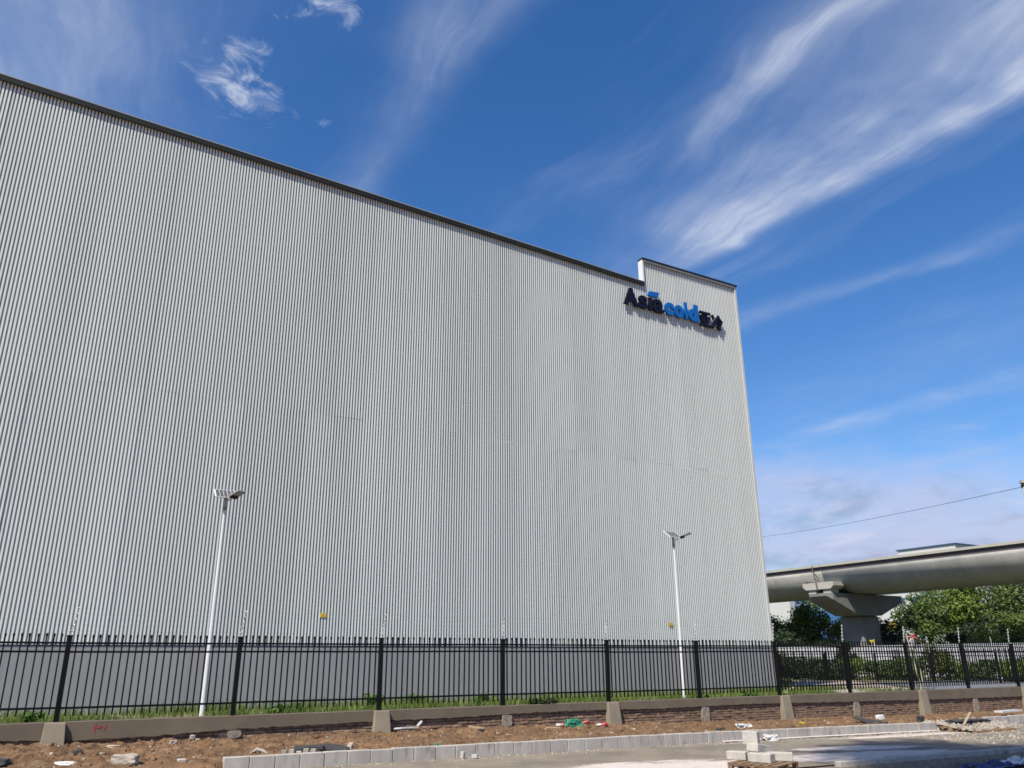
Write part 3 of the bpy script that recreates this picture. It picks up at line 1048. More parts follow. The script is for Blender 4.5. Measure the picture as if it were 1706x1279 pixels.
# ------------------------------------------------------------------ far buildings
def far_building(name, label, cat, x0, x1, y0, y1, h, wallm, trimm, win=None):
    t = thing(name, label, cat, ((x0 + x1) / 2, (y0 + y1) / 2, 0.4))
    dx, dy = (x1 - x0) / 2, (y1 - y0) / 2
    MB().box(-dx, dx, -dy, dy, 0, h).obj('wall', wallm, t)
    MB().box(-dx - 0.25, dx + 0.25, -dy - 0.25, dy + 0.25, h + 0.01, h + 0.22).obj('roof_edge', trimm, t)
    if win:
        rows, cols, w_, h_ = win
        for r in range(rows):
            for c in range(cols):
                yy = -dy + (c + 0.5) * 2 * dy / cols
                zz = (r + 0.6) * h / rows
                fr_ = MB().box(-dx - 0.08, -dx + 0.02, yy - w_ / 2, yy + w_ / 2, zz - h_ / 2, zz + h_ / 2).obj('window', M['fwall'], t)
                MB().box(-dx - 0.10, -dx - 0.081, yy - w_ / 2 + 0.1, yy + w_ / 2 - 0.1, zz - h_ / 2 + 0.1, zz + h_ / 2 - 0.1).obj('pane', M['fglass'], fr_)
    return t


far_building('factory_hall', 'long white hall with blue roof edge showing above the viaduct deck', 'building', 150, 185, 90.5, 102.6, 21.6, M['fwall'], M['ftrim'])
far_building('white_hall', 'plain white hall half hidden by trees left of the viaduct pier', 'building', 118, 140, 103.6, 135, 11.6, M['fwall'], M['fwall'])
far_building('office_block', 'small blue glass block showing under the viaduct left of its pier', 'building', 112, 124, 86, 97.2, 10.6, M['fglass'], M['fwall'], (3, 6, 1.5, 1.2))
far_building('white_block', 'white building glimpsed between the pier and the dark conifer', 'building', 112, 128, 74, 84.5, 10.6, M['fwall'], M['fwall'], (3, 5, 1.2, 1.1))
t = thing('yellow_board', 'yellow board on a post seen between pier and dark conifer', 'sign', (96, 67.9, 0.5))
MB().box(-0.04, 0.04, -0.04, 0.04, 0, 5.3).obj('post', M['steel'], t)
MB().box(-0.12, -0.05, -0.6, 0.6, 4.3, 5.4).obj('board', M['yellow'], t)

# pale sheet hoarding beyond the hedge
hw = thing('sheet_hoarding', 'pale metal sheet wall running behind the hedge', 'wall', (46, 0, 0.4))
y = 18.0
while y < 60:
    MB().box(-0.03, 0.03, y + 0.01, y + 1.99, 0.0, 1.95).obj('hoarding_panel', M['hoard'], hw)
    y += 2.0
MB().box(-0.06, 0.06, 18, 60, 1.952, 2.0).obj('capping', M['hoard'], hw)

# ------------------------------------------------------------------ trees and shrubs
def leaves(blobs, n, size, rng, squash=0.8):
    """leaf-sized quads scattered over the shells and through the volume of many small clumps"""
    wts = np.array([b[3] ** 2 for b in blobs]); wts = wts / wts.sum()
    idx = rng.choice(len(blobs), n, p=wts)
    B = np.array(blobs)[idx]
    d = rng.normal(size=(n, 3)); d /= np.linalg.norm(d, axis=1)[:, None]
    r = B[:, 3] * (0.55 + 0.5 * rng.random(n) ** 0.6)
    r *= 1 + 0.22 * rng.normal(size=n)
    c = B[:, :3] + d * r[:, None] * np.array([1, 1, squash])
    nrm = d * 0.8 + rng.normal(size=(n, 3)) * 0.55 + np.array([0, 0, 0.35])
    nrm /= np.linalg.norm(nrm, axis=1)[:, None]
    a = np.cross(nrm, rng.normal(size=(n, 3))); a /= np.linalg.norm(a, axis=1)[:, None]
    b = np.cross(nrm, a)
    s = size * (0.6 + 0.8 * rng.random(n))[:, None]
    P = np.stack([c - a * s, c + b * s * 0.55, c + a * s, c - b * s * 0.55], 1).reshape(-1, 3)
    return P


def leafmesh(name, P, mt):
    n = len(P) // 4
    me = bpy.data.meshes.new(name)
    me.vertices.add(len(P)); me.vertices.foreach_set('co', P.astype(np.float32).ravel())
    me.loops.add(4 * n); me.loops.foreach_set('vertex_index', np.arange(4 * n, dtype=np.int32))
    me.polygons.add(n); me.polygons.foreach_set('loop_start', np.arange(0, 4 * n, 4, dtype=np.int32))
    me.update(calc_edges=True)
    me.materials.append(mt)
    return me


def tree(name, label, cat, x, y, z0, top, rad, n, size, mt, seed, low=0.25, group=None, nblob=16, trunk=True):
    rng = np.random.default_rng(seed)
    t = thing(name, label, cat, (x, y, z0), 0, group)
    H = top - z0
    cz = H * (0.5 + low / 2); hz = H * (1 - low) / 2
    blobs = []
    for i in range(nblob):
        d = rng.normal(size=3); d /= np.linalg.norm(d)
        k = 0.45 + 0.4 * rng.random()
        br = rad * (0.30 + 0.22 * rng.random())
        blobs.append((d[0] * k * rad, d[1] * k * rad, cz + d[2] * k * hz, br))
    P = leaves(blobs, int(n * 1.5), size * 0.9, rng)
    P[:, 2] = np.clip(P[:, 2], 0.05, H * 1.02)
    link('crown', leafmesh('crown', P, mt), t)
    if trunk:
        mb = MB()
        tr = min(0.17, max(0.05, H * 0.018))
        lean = rng.normal(size=2) * 0.15
        top_p = (lean[0] * 2, lean[1] * 2, H * 0.7)
        mb.tube([(0, 0, -0.2), (lean[0], lean[1], H * 0.35), top_p], [tr * 1.3, tr, tr * 0.35], 7)
        mb.obj('trunk', M['bark'], t)
        for b in blobs[:7]:
            MB().tube([(lean[0], lean[1], H * 0.33), (b[0] * 0.5, b[1] * 0.5, (H * 0.4 + b[2]) / 2), b[:3]], [tr * 0.55, tr * 0.4, tr * 0.12], 5, False).obj('limb', M['bark'], t)
    return t


TG = 'trees beyond the viaduct'
spec = [
    # x, y, top, radius, leaves, size, material, label
    (75, 68.5, 7.2, 2.6, 3200, 0.17, 'leafA', 'dull green broad tree next to the warehouse corner under the viaduct'),
    (75, 63.0, 7.9, 2.7, 3600, 0.17, 'leafA', 'tall dull green tree under the viaduct left of the pier cap'),
    (76, 59.6, 6.7, 2.4, 3200, 0.16, 'leafB', 'brighter green tree directly beneath the raked pier cap'),
    (77, 56.3, 5.4, 2.0, 2400, 0.15, 'leafA', 'low green tree touching the left side of the pier'),
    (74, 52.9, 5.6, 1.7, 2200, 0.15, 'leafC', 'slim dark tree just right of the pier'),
    (84, 55.5, 9.3, 2.8, 3400, 0.19, 'leafA', 'tall dull green tree behind the dark conifer'),
    (88, 53.0, 10.6, 3.3, 4200, 0.19, 'leafB', 'bright green spreading tree right of the dark conifer'),
    (90, 49.0, 10.8, 3.4, 4200, 0.19, 'leafA', 'tall grey-green tree in the middle of the right-hand trees'),
    (92, 45.2, 11.0, 3.5, 4200, 0.19, 'leafB', 'large bright tree below the right end of the viaduct'),
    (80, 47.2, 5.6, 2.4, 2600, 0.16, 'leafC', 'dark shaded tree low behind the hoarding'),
    (79, 43.6, 6.0, 2.3, 2800, 0.16, 'leafA', 'mid green tree low among the right-hand trees'),
    (76, 39.5, 6.4, 2.5, 2800, 0.16, 'leafB', 'light green tree low at the right edge of the trees'),
    (70, 41.4, 4.2, 1.3, 1300, 0.13, 'leafD', 'small yellow-green tree in front of the right-hand trees'),
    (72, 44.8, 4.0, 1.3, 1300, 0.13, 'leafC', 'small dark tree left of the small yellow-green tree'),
    (94, 41.0, 11.5, 3.6, 4000, 0.19, 'leafA', 'tall dull tree at the far right below the viaduct'),
    (98, 60.5, 9.0, 3.0, 2600, 0.19, 'leafA', 'distant tree behind the yellow board'),
]
for i, (x, y, top, rad, n, size, mt, lab) in enumerate(spec):
    tree('broadleaf_tree', lab, 'tree', x, y, 0.5, top, rad, n, size, M[mt], 100 + i, 0.08 if top < 7 else 0.18, TG)
tree('dense_bush', 'big dark bush standing beside the warehouse corner', 'bush', 51.5, 46.4, 0.5, 4.0, 2.0, 3200, 0.14, M['leafC'], 300, 0.0, None, 14)  # dark green leaf colour throughout
tree('dense_bush', 'dark rounded bush right of the big dark bush', 'bush', 53.5, 43.6, 0.5, 2.9, 1.5, 2200, 0.12, M['leafC'], 301, 0.0, None, 12)
tree('dense_bush', 'low dark bush added as hedge shade inside the yard edge right behind the warehouse corner', 'bush', 37.6, 33.6, 0.45, 1.75, 1.3, 2600, 0.07, M['leafC'], 302, 0.0, None, 12, False)  # added: dark leaves stand in for deep shade on the hedge
tree('dense_bush', 'low dark bush added as hedge shade beside the first one, nearer the driveway', 'bush', 38.4, 31.4, 0.45, 1.6, 1.2, 2600, 0.07, M['leafC'], 303, 0.0, None, 12, False)  # added likewise, hedge shade put into leaf colour
# dark conifer
rng = np.random.default_rng(77)
t = thing('conifer', 'narrow dark conifer standing alone right of the pier', 'tree', (62.0, 42.2, 0.5))
blobs = []
for i in range(40):
    h = rng.random(); rr = 1.15 * (1 - h) ** 0.8 + 0.06
    a = rng.random() * 6.283
    blobs.append((math.cos(a) * rr * 0.7, math.sin(a) * rr * 0.7, 0.3 + h * 5.0, rr * 0.5 + 0.08))
link('crown', leafmesh('crown', leaves(blobs, 3600, 0.12, rng, 1.1), M['leafC']), t)
MB().tube([(0, 0, -0.2), (0, 0, 4.8)], [0.13, 0.03], 7).obj('trunk', M['bark'], t)
# hedge shrubs between side fence and hoarding
HG = 'hedge shrubs in front of the hoarding'
k = 0
y = 19.5
hl = ['leafB', 'leafA', 'leafB', 'leafC', 'leafA', 'leafB', 'leafD', 'leafA']
rngh = random.Random(4)
tall = {27.75: 2.1}
while y < 44:
    x = 40.5 + rngh.uniform(-0.6, 0.6)
    big = k % 5 == 1
    top = (2.6 if big else 1.62) + rngh.uniform(-0.12, 0.15)
    nth = ['first', 'second', 'third', 'fourth', 'fifth', 'sixth', 'seventh', 'eighth', 'ninth', 'tenth', 'eleventh', 'twelfth', 'thirteenth', 'fourteenth', 'fifteenth', 'sixteenth', 'seventeenth', 'eighteenth', 'nineteenth', 'twentieth', 'twenty-first', 'twenty-second', 'twenty-third', 'twenty-fourth', 'twenty-fifth'][k]
    lab = ('tall climbing shrub reaching over the pale hoarding, %s in the hedge from the right' if big else 'low green hedge shrub before the pale hoarding, %s in the hedge from the right') % nth
    tree('hedge_shrub', lab, 'shrub', x, y, 0.45, top, 1.05 if not big else 0.85, 1700, 0.075, M[hl[k % 8]], 400 + k, 0.0, HG + (', the tall ones' if big else ', the low ones'), 10, False)
    y += 1.15; k += 1
# tall roadside trees beside the viewpoint; their shade falls on the near kerb
tree('roadside_tree', 'tall roadside tree whose shade falls across the near kerb', 'tree', -3.7, -0.9, -0.1, 30.0, 3.0, 6500, 0.17, M['leafA'], 900, 0.84, None, 20)
tree('roadside_tree', 'second roadside tree shading the near kerb further right', 'tree', 0.3, -2.7, -0.1, 30.0, 3.4, 7500, 0.17, M['leafA'], 901, 0.82, None, 20)

# ------------------------------------------------------------------ grass and weeds in the yard
def blades(n, area, hmin, hmax, seed, name='grass', mt=M['grass'], wd=0.012, keep=None):
    rng = np.random.default_rng(seed)
    x = area[0] + (area[1] - area[0]) * rng.random(n); y = area[2] + (area[3] - area[2]) * rng.random(n)
    if keep is not None:
        kk = np.array([keep(a, b) for a, b in zip(x, y)])
        x, y = x[kk], y[kk]; n = len(x)
    h = hmin + (hmax - hmin) * rng.random(n) ** 1.6
    a = rng.random(n) * 6.283
    dx, dy = np.cos(a) * wd, np.sin(a) * wd
    lx, ly = rng.normal(size=n) * 0.35 * h, rng.normal(size=n) * 0.35 * h
    z0 = np.full(n, ZY - 0.05)
    P = np.stack([np.stack([x - dx, y - dy, z0], 1), np.stack([x + dx, y + dy, z0], 1),
                  np.stack([x + lx + dx * 0.25, y + ly + dy * 0.25, z0 + h], 1), np.stack([x + lx - dx * 0.25, y + ly - dy * 0.25, z0 + h], 1)], 1).reshape(-1, 3)
    return kind(link(name, leafmesh(name, P, mt)), 'stuff')


def gkeep(a, b):
    d = fbm(a * 0.45, b * 0.6, 2.0, 3)
    bare = (1.8 < a < 3.8) * 0.35 + (10.8 < a < 13.5) * 0.25
    return d > -0.12 + bare or random.random() < 0.12


blades(30000, (-3, 26.5, 17.4, 21.9), 0.10, 0.30, 3, keep=gkeep)
blades(7000, (25, 36, 20, 32), 0.08, 0.22, 4, 'yard_grass', wd=0.02, keep=lambda a, b: (b > 21.4 + (a - 24) * 0.86 + 0.3) or (a > 31 and b < 27 and b > 22.7 + (a - 31) * 1.25 and False))
weeds = [(7.55, 19.6, 0.36, 'leafy weed by the third fence bay, before the grey base'), (9.0, 20.5, 0.30, 'pale leafy weed below the middle of the grey base'),
         (11.1, 18.0, 0.22, 'low dark weed creeping onto the wall top'), (10.9, 20.2, 0.28, 'upright weed in the grass right of the fourth post'),
         (16.3, 17.75, 0.18, 'small creeping weed on the wall top near the right lamp'), (18.3, 17.9, 0.24, 'broad creeping weed on the wall top left of the warehouse corner'),
         (5.0, 18.2, 0.34, 'bushy green weed behind the second fence bay'), (0.3, 18.6, 0.25, 'low weed in the grass behind the leftmost bay')]
for i, (x, y, h, lab) in enumerate(weeds):
    rng = np.random.default_rng(600 + i)
    t = thing('weed', lab, 'plant', (x, y, ZY - 0.02))
    bl = [(rng.normal() * h * 0.5, rng.normal() * h * 0.3, h * (0.35 + 0.5 * rng.random()), h * 0.28) for _ in range(7)]
    link('leaf_cluster', leafmesh('leaf_cluster', leaves(bl, 260, 0.045, rng), M['weed']), t)
    MB().tube([(0, 0, -0.05), (0.02, 0, h * 0.8)], [0.012, 0.004], 5).obj('stem', M['weed'], t)
t = thing('weed', 'dark green weed spilling over the wall top right of the fourth post', 'plant', (10.75, 17.12, 0.70))
rng = np.random.default_rng(650)
link('leaf_cluster', leafmesh('leaf_cluster', leaves([(q * 0.13, rng.normal() * 0.05, 0.05, 0.07) for q in range(-2, 4)], 240, 0.04, rng), M['leafC']), t)

# ------------------------------------------------------------------ things lying about
def rock_mesh(sx, sy, sz, seed, mt, sub=2, rough=0.28):
    bm = bmesh.new()
    bmesh.ops.create_icosphere(bm, subdivisions=sub, radius=1.0)
    for vv in bm.verts:
        p = vv.co.copy()
        q = Vector([max(-0.72, min(0.72, c)) for c in p])
        k = 1 + rough * fbm(p.x * 1.3 + seed * 3.1, p.y * 1.3, p.z * 1.3)
        vv.co = Vector((q.x * sx * k, q.y * sy * k, q.z * sz * k)) / 0.72
    me = bpy.data.meshes.new('rock'); bm.to_mesh(me); bm.free()
    me.materials.append(mt)
    return me


def dz0(x, y):
    return dirt_z(x, y)[0]


def put(name, me, x, y, label, cat, dz=0.0, rz_=0.0, tilt=(0, 0), group=None):
    o = link(name, me, None, (x, y, dz0(x, y) + dz))
    o.name = name
    o.rotation_euler = (tilt[0], tilt[1], rz_)
    return tag(o, label, cat, group)


put('rock', rock_mesh(0.19, 0.10, 0.075, 1, M['stone'], 3), 1.66, 14.85, 'large pale rock on the dirt left of the kerb end', 'rock', 0.05, -0.6)
put('plaster_piece', rock_mesh(0.15, 0.06, 0.025, 2, M['pvc'], 2), 0.86, 15.2, 'flat white rendered scrap in the dirt below the first buttress', 'debris', 0.02, -0.5)
put('plaster_piece', rock_mesh(0.11, 0.05, 0.022, 3, M['stone'], 2), 1.62, 16.4, 'flat pale chip halfway up the dirt under the red mark', 'debris', 0.02, -0.5)
put('rock', rock_mesh(0.07, 0.05, 0.045, 4, M['asph'], 2), 1.05, 15.9, 'dark stone in the dirt right below the first buttress', 'rock', 0.03)
put('rock', rock_mesh(0.06, 0.04, 0.035, 5, M['stone'], 2), 2.62, 17.0 - 0.3, 'pale angular stone close to the wall under the jagged edge', 'rock', 0.03)
put('rock', rock_mesh(0.05, 0.04, 0.04, 6, M['stone'], 2), 2.95, 16.75, 'small pale stone close to the wall, right of the angular one', 'rock', 0.03)
put('rock', rock_mesh(0.07, 0.05, 0.05, 7, M['asph'], 2), 3.5, 16.8, 'small dark stone leaning at the wall left of the first stub', 'rock', 0.03)
put('rock', rock_mesh(0.08, 0.05, 0.05, 8, M['stone'], 2), 5.42, 15.2, 'pinkish broken stone right of the black asphalt slabs', 'rock', 0.04, 0.8, (0, -0.5))
put('rock', rock_mesh(0.09, 0.06, 0.05, 9, M['clod'], 2), 5.2, 16.4, 'brown lump of earth above the asphalt slabs', 'clod', 0.03)
# twisted root or rag heap
t = thing('root_piece', 'pinkish twisted root lying left of the kerb stones', 'root', (3.75, 15.1, dz0(3.75, 15.1)))
MB().tube([(-0.12, 0.05, 0.02), (-0.02, 0, 0.09), (0.08, -0.05, 0.06), (0.15, -0.15, 0.0)], [0.012, 0.03, 0.03, 0.012], 7).obj('main_root', M['stone'], t, True)
MB().tube([(-0.02, 0, 0.07), (0.06, 0.04, 0.02)], [0.02, 0.008], 6).obj('side_root', M['stone'], t, True)
# black asphalt slabs with a row of small setts
def slab(x, y, sx, sy, sz, rz_, tilt, lab, seed):
    me = rock_mesh(sx, sy, sz, seed, M['asph'], 3, 0.12)
    return put('asphalt_slab', me, x, y, lab, 'asphalt slab', sz * 0.9, rz_, tilt)


slab(4.62, 15.05, 0.27, 0.13, 0.035, -0.55, (0.06, -0.03), 'left black asphalt slab behind the kerb, propped on small setts', 21)
slab(5.02, 14.92, 0.26, 0.12, 0.035, -0.62, (0.25, 0.10), 'right black asphalt slab behind the kerb, tilted and pointed', 22)
sett = bevel(MB().box(-0.045, 0.045, -0.04, 0.04, 0, 0.07).mesh('sett', M['stone']), 0.006)
for i in range(5):
    x = 4.12 + i * 0.125; y = 14.80 - 0.0 * i
    o = link('sett', sett, None, (x, y, dz0(x, y) + 0.005)); o.rotation_euler = (0, 0, -0.5 + 0.1 * (i % 2))
    tag(o, ['leftmost small square sett in the row by the left asphalt slab', 'second small sett from the left in the row by the asphalt slab', 'middle small sett in the row by the left asphalt slab', 'fourth small sett from the left in the row by the asphalt slab', 'rightmost small sett in the row, tucked under the asphalt slabs'][i], 'sett', 'row of setts by the asphalt slabs')
# lump at lower left
put('asphalt_slab', rock_mesh(0.30, 0.16, 0.06, 31, M['asph'], 3, 0.2), -0.42, 15.55, 'dark asphalt lump in the dirt at the lower left corner', 'asphalt slab', 0.05, -0.5)
put('asphalt_slab', rock_mesh(0.22, 0.14, 0.05, 32, M['asph'], 3, 0.2), -0.12, 15.3, 'second dark asphalt lump beside the lower left corner one', 'asphalt slab', 0.03, -0.4)
# lone kerb offcut standing left of the kerb end, with a dark pipe behind it
o = link('kerb_offcut', bevel(MB().box(-0.065, 0.065, -0.06, 0.06, -0.15, 0.30).mesh('kerb_offcut', M['kerb']), 0.01), None, (2.47, 14.72, -0.07))
tag(o, 'short pale kerb offcut standing alone left of the kerb end', 'kerb offcut')
o = link('rubber_strip', MB().tube([(2.62, 14.95, 0.12), (2.85, 14.88, 0.15), (3.06, 14.78, 0.15)], 0.035, 7).mesh('rubber_strip', M['asph']))
tag(o, 'dark strip of rubber between the lone offcut and the kerb end', 'debris')
# plank and sticks
def board(x, y, L, b, h, rz_, tilt, lab, mt='wood', name='plank', dz=0.03):
    me = MB().box(-L / 2, L / 2, -b / 2, b / 2, 0, h).mesh(name, M[mt])
    bevel(me, 0.003)
    return put(name, me, x, y, lab, 'plank', dz, rz_, tilt)


board(8.72, 16.55, 0.36, 0.06, 0.03, -0.9, (0, 0.12), 'short pale plank lying aslant on a clod near the third post', dz=0.06)
put('rock', rock_mesh(0.06, 0.05, 0.04, 35, M['asph'], 2), 8.75, 16.42, 'dark stone under the aslant plank', 'rock', 0.02)
board(10.45, 16.2, 0.30, 0.05, 0.025, -0.55, (0, 0.02), 'thin pale slat lying flat left of the green net bag')
board(9.05, 15.7, 0.16, 0.03, 0.02, -1.0, (0, 0.1), 'tiny wooden splinter in the dirt below the third stub')
board(22.55, 14.15, 0.75, 0.06, 0.03, 0.25, (0, -0.38), 'long pale plank propped in the gap between the kerbs', dz=0.18)
# white pipe scraps beside the second buttress
t = thing('pipe_scrap', 'pale broken pipe lying against the wall right of the second buttress', 'pipe', (7.25, 16.72, dz0(7.25, 16.72) + 0.02))
MB().tube([(-0.33, 0.06, 0.015), (-0.18, 0.05, 0.02)], 0.022, 8).obj('pipe_end', M['pvc'], t)
MB().tube([(-0.18, 0.05, 0.02), (0.06, 0.0, 0.025)], 0.030, 8).obj('pipe_body', M['steel'], t)
MB().tube([(0.06, 0.0, 0.025), (0.17, -0.03, 0.02)], [0.03, 0.05], 8).obj('socket', M['butt'], t)
MB().tube([(0.17, 0.02, 0.05), (0.30, 0.10, 0.13)], 0.028, 8).obj('elbow', M['pvc'], t)
# coloured rubbish
t = thing('net_bag', 'crumpled green net bag among coloured rubbish at the wall foot', 'bag', (11.22, 16.55, dz0(11.22, 16.55)))
link('bag_body', rock_mesh(0.17, 0.11, 0.10, 51, M['green'], 3, 0.5), t, (0, 0, 0.07))
t = thing('plastic_bottle', 'white bottle with magenta cap left of the green net bag', 'bottle', (10.93, 16.6, dz0(10.93, 16.6) + 0.05))
MB().tube([(-0.10, 0.05, 0.0), (0.02, 0.0, 0.0)], [0.03, 0.035], 9).obj('bottle_body', M['pvc'], t, True)
MB().tube([(0.021, 0.0, 0.0), (0.07, -0.02, 0.0)], [0.04, 0.04], 9).obj('cap', M['pink'], t, True)
t = thing('plastic_ring', 'pink plastic loop right of the green net bag', 'rubbish', (11.52, 16.45, dz0(11.52, 16.45) + 0.04))
MB().tube([(0.09 * math.cos(a), -0.05 * math.sin(a), 0.04 + 0.05 * math.sin(a)) for a in np.linspace(-0.5, 4.0, 9)], 0.024, 7).obj('loop', M['pink'], t, True)
t = thing('plastic_bottle', 'red and white plastic bottle lying left of the third buttress', 'bottle', (11.98, 16.45, dz0(11.98, 16.45) + 0.04))
MB().tube([(-0.12, 0.05, 0), (0.0, 0.0, 0)], [0.022, 0.04], 9).obj('bottle_body', M['pvc'], t, True)
MB().tube([(0.001, 0.0, 0), (0.11, -0.05, 0.01)], [0.052, 0.045], 9).obj('bottle_end', M['red'], t, True)
put('plaster_piece', rock_mesh(0.09, 0.04, 0.03, 52, M['pvc'], 2), 12.15, 16.85, 'white crumbs against the wall just left of the third buttress', 'debris', 0.02)
put('cup', MB().tube([(0, 0, 0), (0, 0, 0.07)], [0.035, 0.045], 9).mesh('cup', M['green']), 6.95, 14.78, 'small green cup just behind the kerb', 'cup', 0.0, 0, (0.4, 0.3))
put('plastic_scrap', rock_mesh(0.14, 0.07, 0.03, 53, M['asph'], 2), 14.6, 15.3, 'flat black scrap in the dirt right of the right lamp', 'debris', 0.02)
put('plastic_bag', rock_mesh(0.15, 0.09, 0.07, 54, M['pvc'], 3, 0.6), 15.25, 15.2, 'crumpled white plastic bag on the dirt behind the kerb', 'bag', 0.03)
put('plastic_scrap', rock_mesh(0.08, 0.05, 0.03, 55, M['yellow'], 2), 17.5, 15.4, 'yellow scrap in the dirt right of the fourth buttress', 'debris', 0.03)
t = put('rubber_mat', MB().add([(-0.35, -0.2, 0.02), (0.4, -0.2, 0.03), (0.1, 0.2, 0.10), (-0.42, 0.25, 0.16), (-0.35, -0.2, 0.0), (0.4, -0.2, 0.01), (0.1, 0.2, 0.07), (-0.42, 0.25, 0.13)],
    [(0, 1, 2, 3), (7, 6, 5, 4), (0, 4, 5, 1), (1, 5, 6, 2), (2, 6, 7, 3), (3, 7, 4, 0)]).mesh('rubber_mat', M['asph']), 20.1, 15.3, 'dark wedge of rubber mat on the dirt below the fifth stub', 'debris', 0.02)
put('plaster_piece', rock_mesh(0.12, 0.08, 0.07, 56, M['pvc'], 2), 21.4, 16.0, 'white lump at the wall foot left of the last buttress', 'debris', 0.03)
o = put('plastic_bag', rock_mesh(0.17, 0.10, 0.06, 57, M['pvc'], 3, 0.7), 15.15, 14.3, 'white plastic bag on the road against the kerb behind the blocks', 'bag')
o.location.z = rz(15.15) + 0.06
chip = bevel(MB().box(-0.03, 0.03, -0.035, 0.035, 0, 0.12).mesh('kerb_chip', M['block']), 0.005)
for (x, y, rx, lab) in ((7.28, 14.36, 0.1, 'small block standing upright on the road at the kerb foot'), (7.45, 14.30, 1.5, 'small block lying on the road beside the upright one')):
    o = link('paving_chip', chip, None, (x, y, rz(x) + (0.0 if rx < 1 else 0.035))); o.rotation_euler = (rx, 0, 0.5)
    tag(o, lab, 'block')
# scattered chips, alike
rc = random.Random(9)
chips = [rock_mesh(0.035, 0.026, 0.02, 60 + i, M['stone'], 1) for i in range(4)]
for i in range(46):
    x = rc.uniform(-0.2, 24); y = rc.uniform(14.8, 16.8)
    s = rc.uniform(0.6, 1.35)
    o = put('stone_chip', rc.choice(chips), x, y, 'small pale stone chip lying on the brown dirt strip', 'stone', 0.008, rc.uniform(0, 6), (0, 0), 'pale stone chips on the dirt strip')
    o.scale = (s, s, s)
# grit: too fine to count
def grit(n, area, zf, mt, seed, name, smin, smax):
    rng = np.random.default_rng(seed)
    v = []; f = []
    base = [(-1, -1, 0), (1, -1, 0), (0, 1, 0), (0, 0, 1.1)]
    for i in range(n):
        x = area[0] + (area[1] - area[0]) * rng.random(); y = area[2] + (area[3] - area[2]) * rng.random()
        s = smin + (smax - smin) * rng.random() ** 3
        a = rng.random() * 6.28
        o = len(v)
        z = zf(x, y)
        ca, sa = math.cos(a) * s, math.sin(a) * s
        for p in base:
            v.append((x + p[0] * ca - p[1] * sa, y + p[0] * sa + p[1] * ca, z - 0.003 + p[2] * s))
        f += [(o, o + 1, o + 3), (o + 1, o + 2, o + 3), (o + 2, o, o + 3)]
    return kind(raw(name, v, f, mt), 'stuff')


grit(2600, (-1, 26, 14.65, 16.95), dz0, M['clod'], 1, 'dirt_clods', 0.008, 0.045)
grit(900, (-1, 26, 14.65, 16.95), dz0, M['stone'], 2, 'pale_grit', 0.006, 0.022)
grit(1500, (3, 22, 14.1, 14.5), lambda x, y: rz(x), M['stone'], 3, 'gutter_grit', 0.005, 0.02)
grit(2600, (19, 32, 11.5, 14.6), lambda x, y: rz(x) + 0.004, M['stone'], 4, 'road_gravel', 0.008, 0.035)
grit(900, (21.6, 24.2, 13.7, 14.9), dz0, M['stone'], 5, 'gap_rubble', 0.012, 0.07)
put('rubber_mat', rock_mesh(0.75, 0.16, 0.06, 71, M['asph'], 3, 0.3), 23.1, 14.5, 'black torn membrane in the gap between the kerbs', 'debris', 0.03, 0.0)
put('rock', rock_mesh(0.10, 0.07, 0.09, 72, M['asph'], 2), 21.75, 15.0, 'black lump behind the broken kerb end', 'rock', 0.06)
put('plank', MB().box(-0.6, 0.6, -0.12, 0.12, 0, 0.05).mesh('plank', M['pvc']), 26.4, 15.2, 'white board lying behind the far right kerb', 'plank', 0.12, 0.05)

g = MB()
for x in np.arange(13.8, 21.5, 0.12):
    w_ = 0.05 + 0.05 * abs(fbm(x * 3, 1.0))
    w2 = 0.05 + 0.05 * abs(fbm((x + 0.12) * 3, 1.0))
    g.add([(x, 14.49 - w_ - 0.02, rz(x) + 0.016), (x + 0.12, 14.49 - w2 - 0.02, rz(x + 0.12) + 0.016), (x + 0.12, 14.49, rz(x) + 0.03), (x, 14.49, rz(x) + 0.03)], [(0, 1, 2, 3)])
kind(g.obj('cement_line', M['cement']), 'stuff')

# ------------------------------------------------------------------ pallet with kerb blocks
ZR = rz(10.9)
PR = R(-71)
pt = thing('pallet', 'wooden pallet on the road carrying loose pale kerb blocks', 'pallet', (10.93, 10.55, ZR), PR)
for i in range(6):
    MB().box(-0.42 + i * 0.15, -0.42 + i * 0.15 + 0.11, -0.42, 0.42, 0.098, 0.116).obj('deck_board', M['pallet'], pt)
for y in (-0.38, 0.0, 0.38):
    MB().box(-0.42, 0.44, y - 0.035, y + 0.035, 0.076, 0.097).obj('stringer', M['pallet'], pt)
    for x in (-0.38, 0.01, 0.40):
        MB().box(x - 0.04, x + 0.04, y - 0.035, y + 0.035, 0.0, 0.075).obj('pallet_block', M['pallet'], pt)


def blk(x, y, z, L, b, h, rot, lab):
    me = bevel(MB().box(-L / 2, L / 2, -b / 2, b / 2, 0, h).mesh('kerb_block', M['block']), 0.012, 2)
    for q in me.vertices:
        q.co += Vector((noise.noise(q.co * 9 + Vector((x, y, z))) * 0.004,) * 3)
    o = link('kerb_block', me, None, (x, y, z))
    o.rotation_euler = rot
    return tag(o, lab, 'concrete block', 'loose blocks on the pallet')


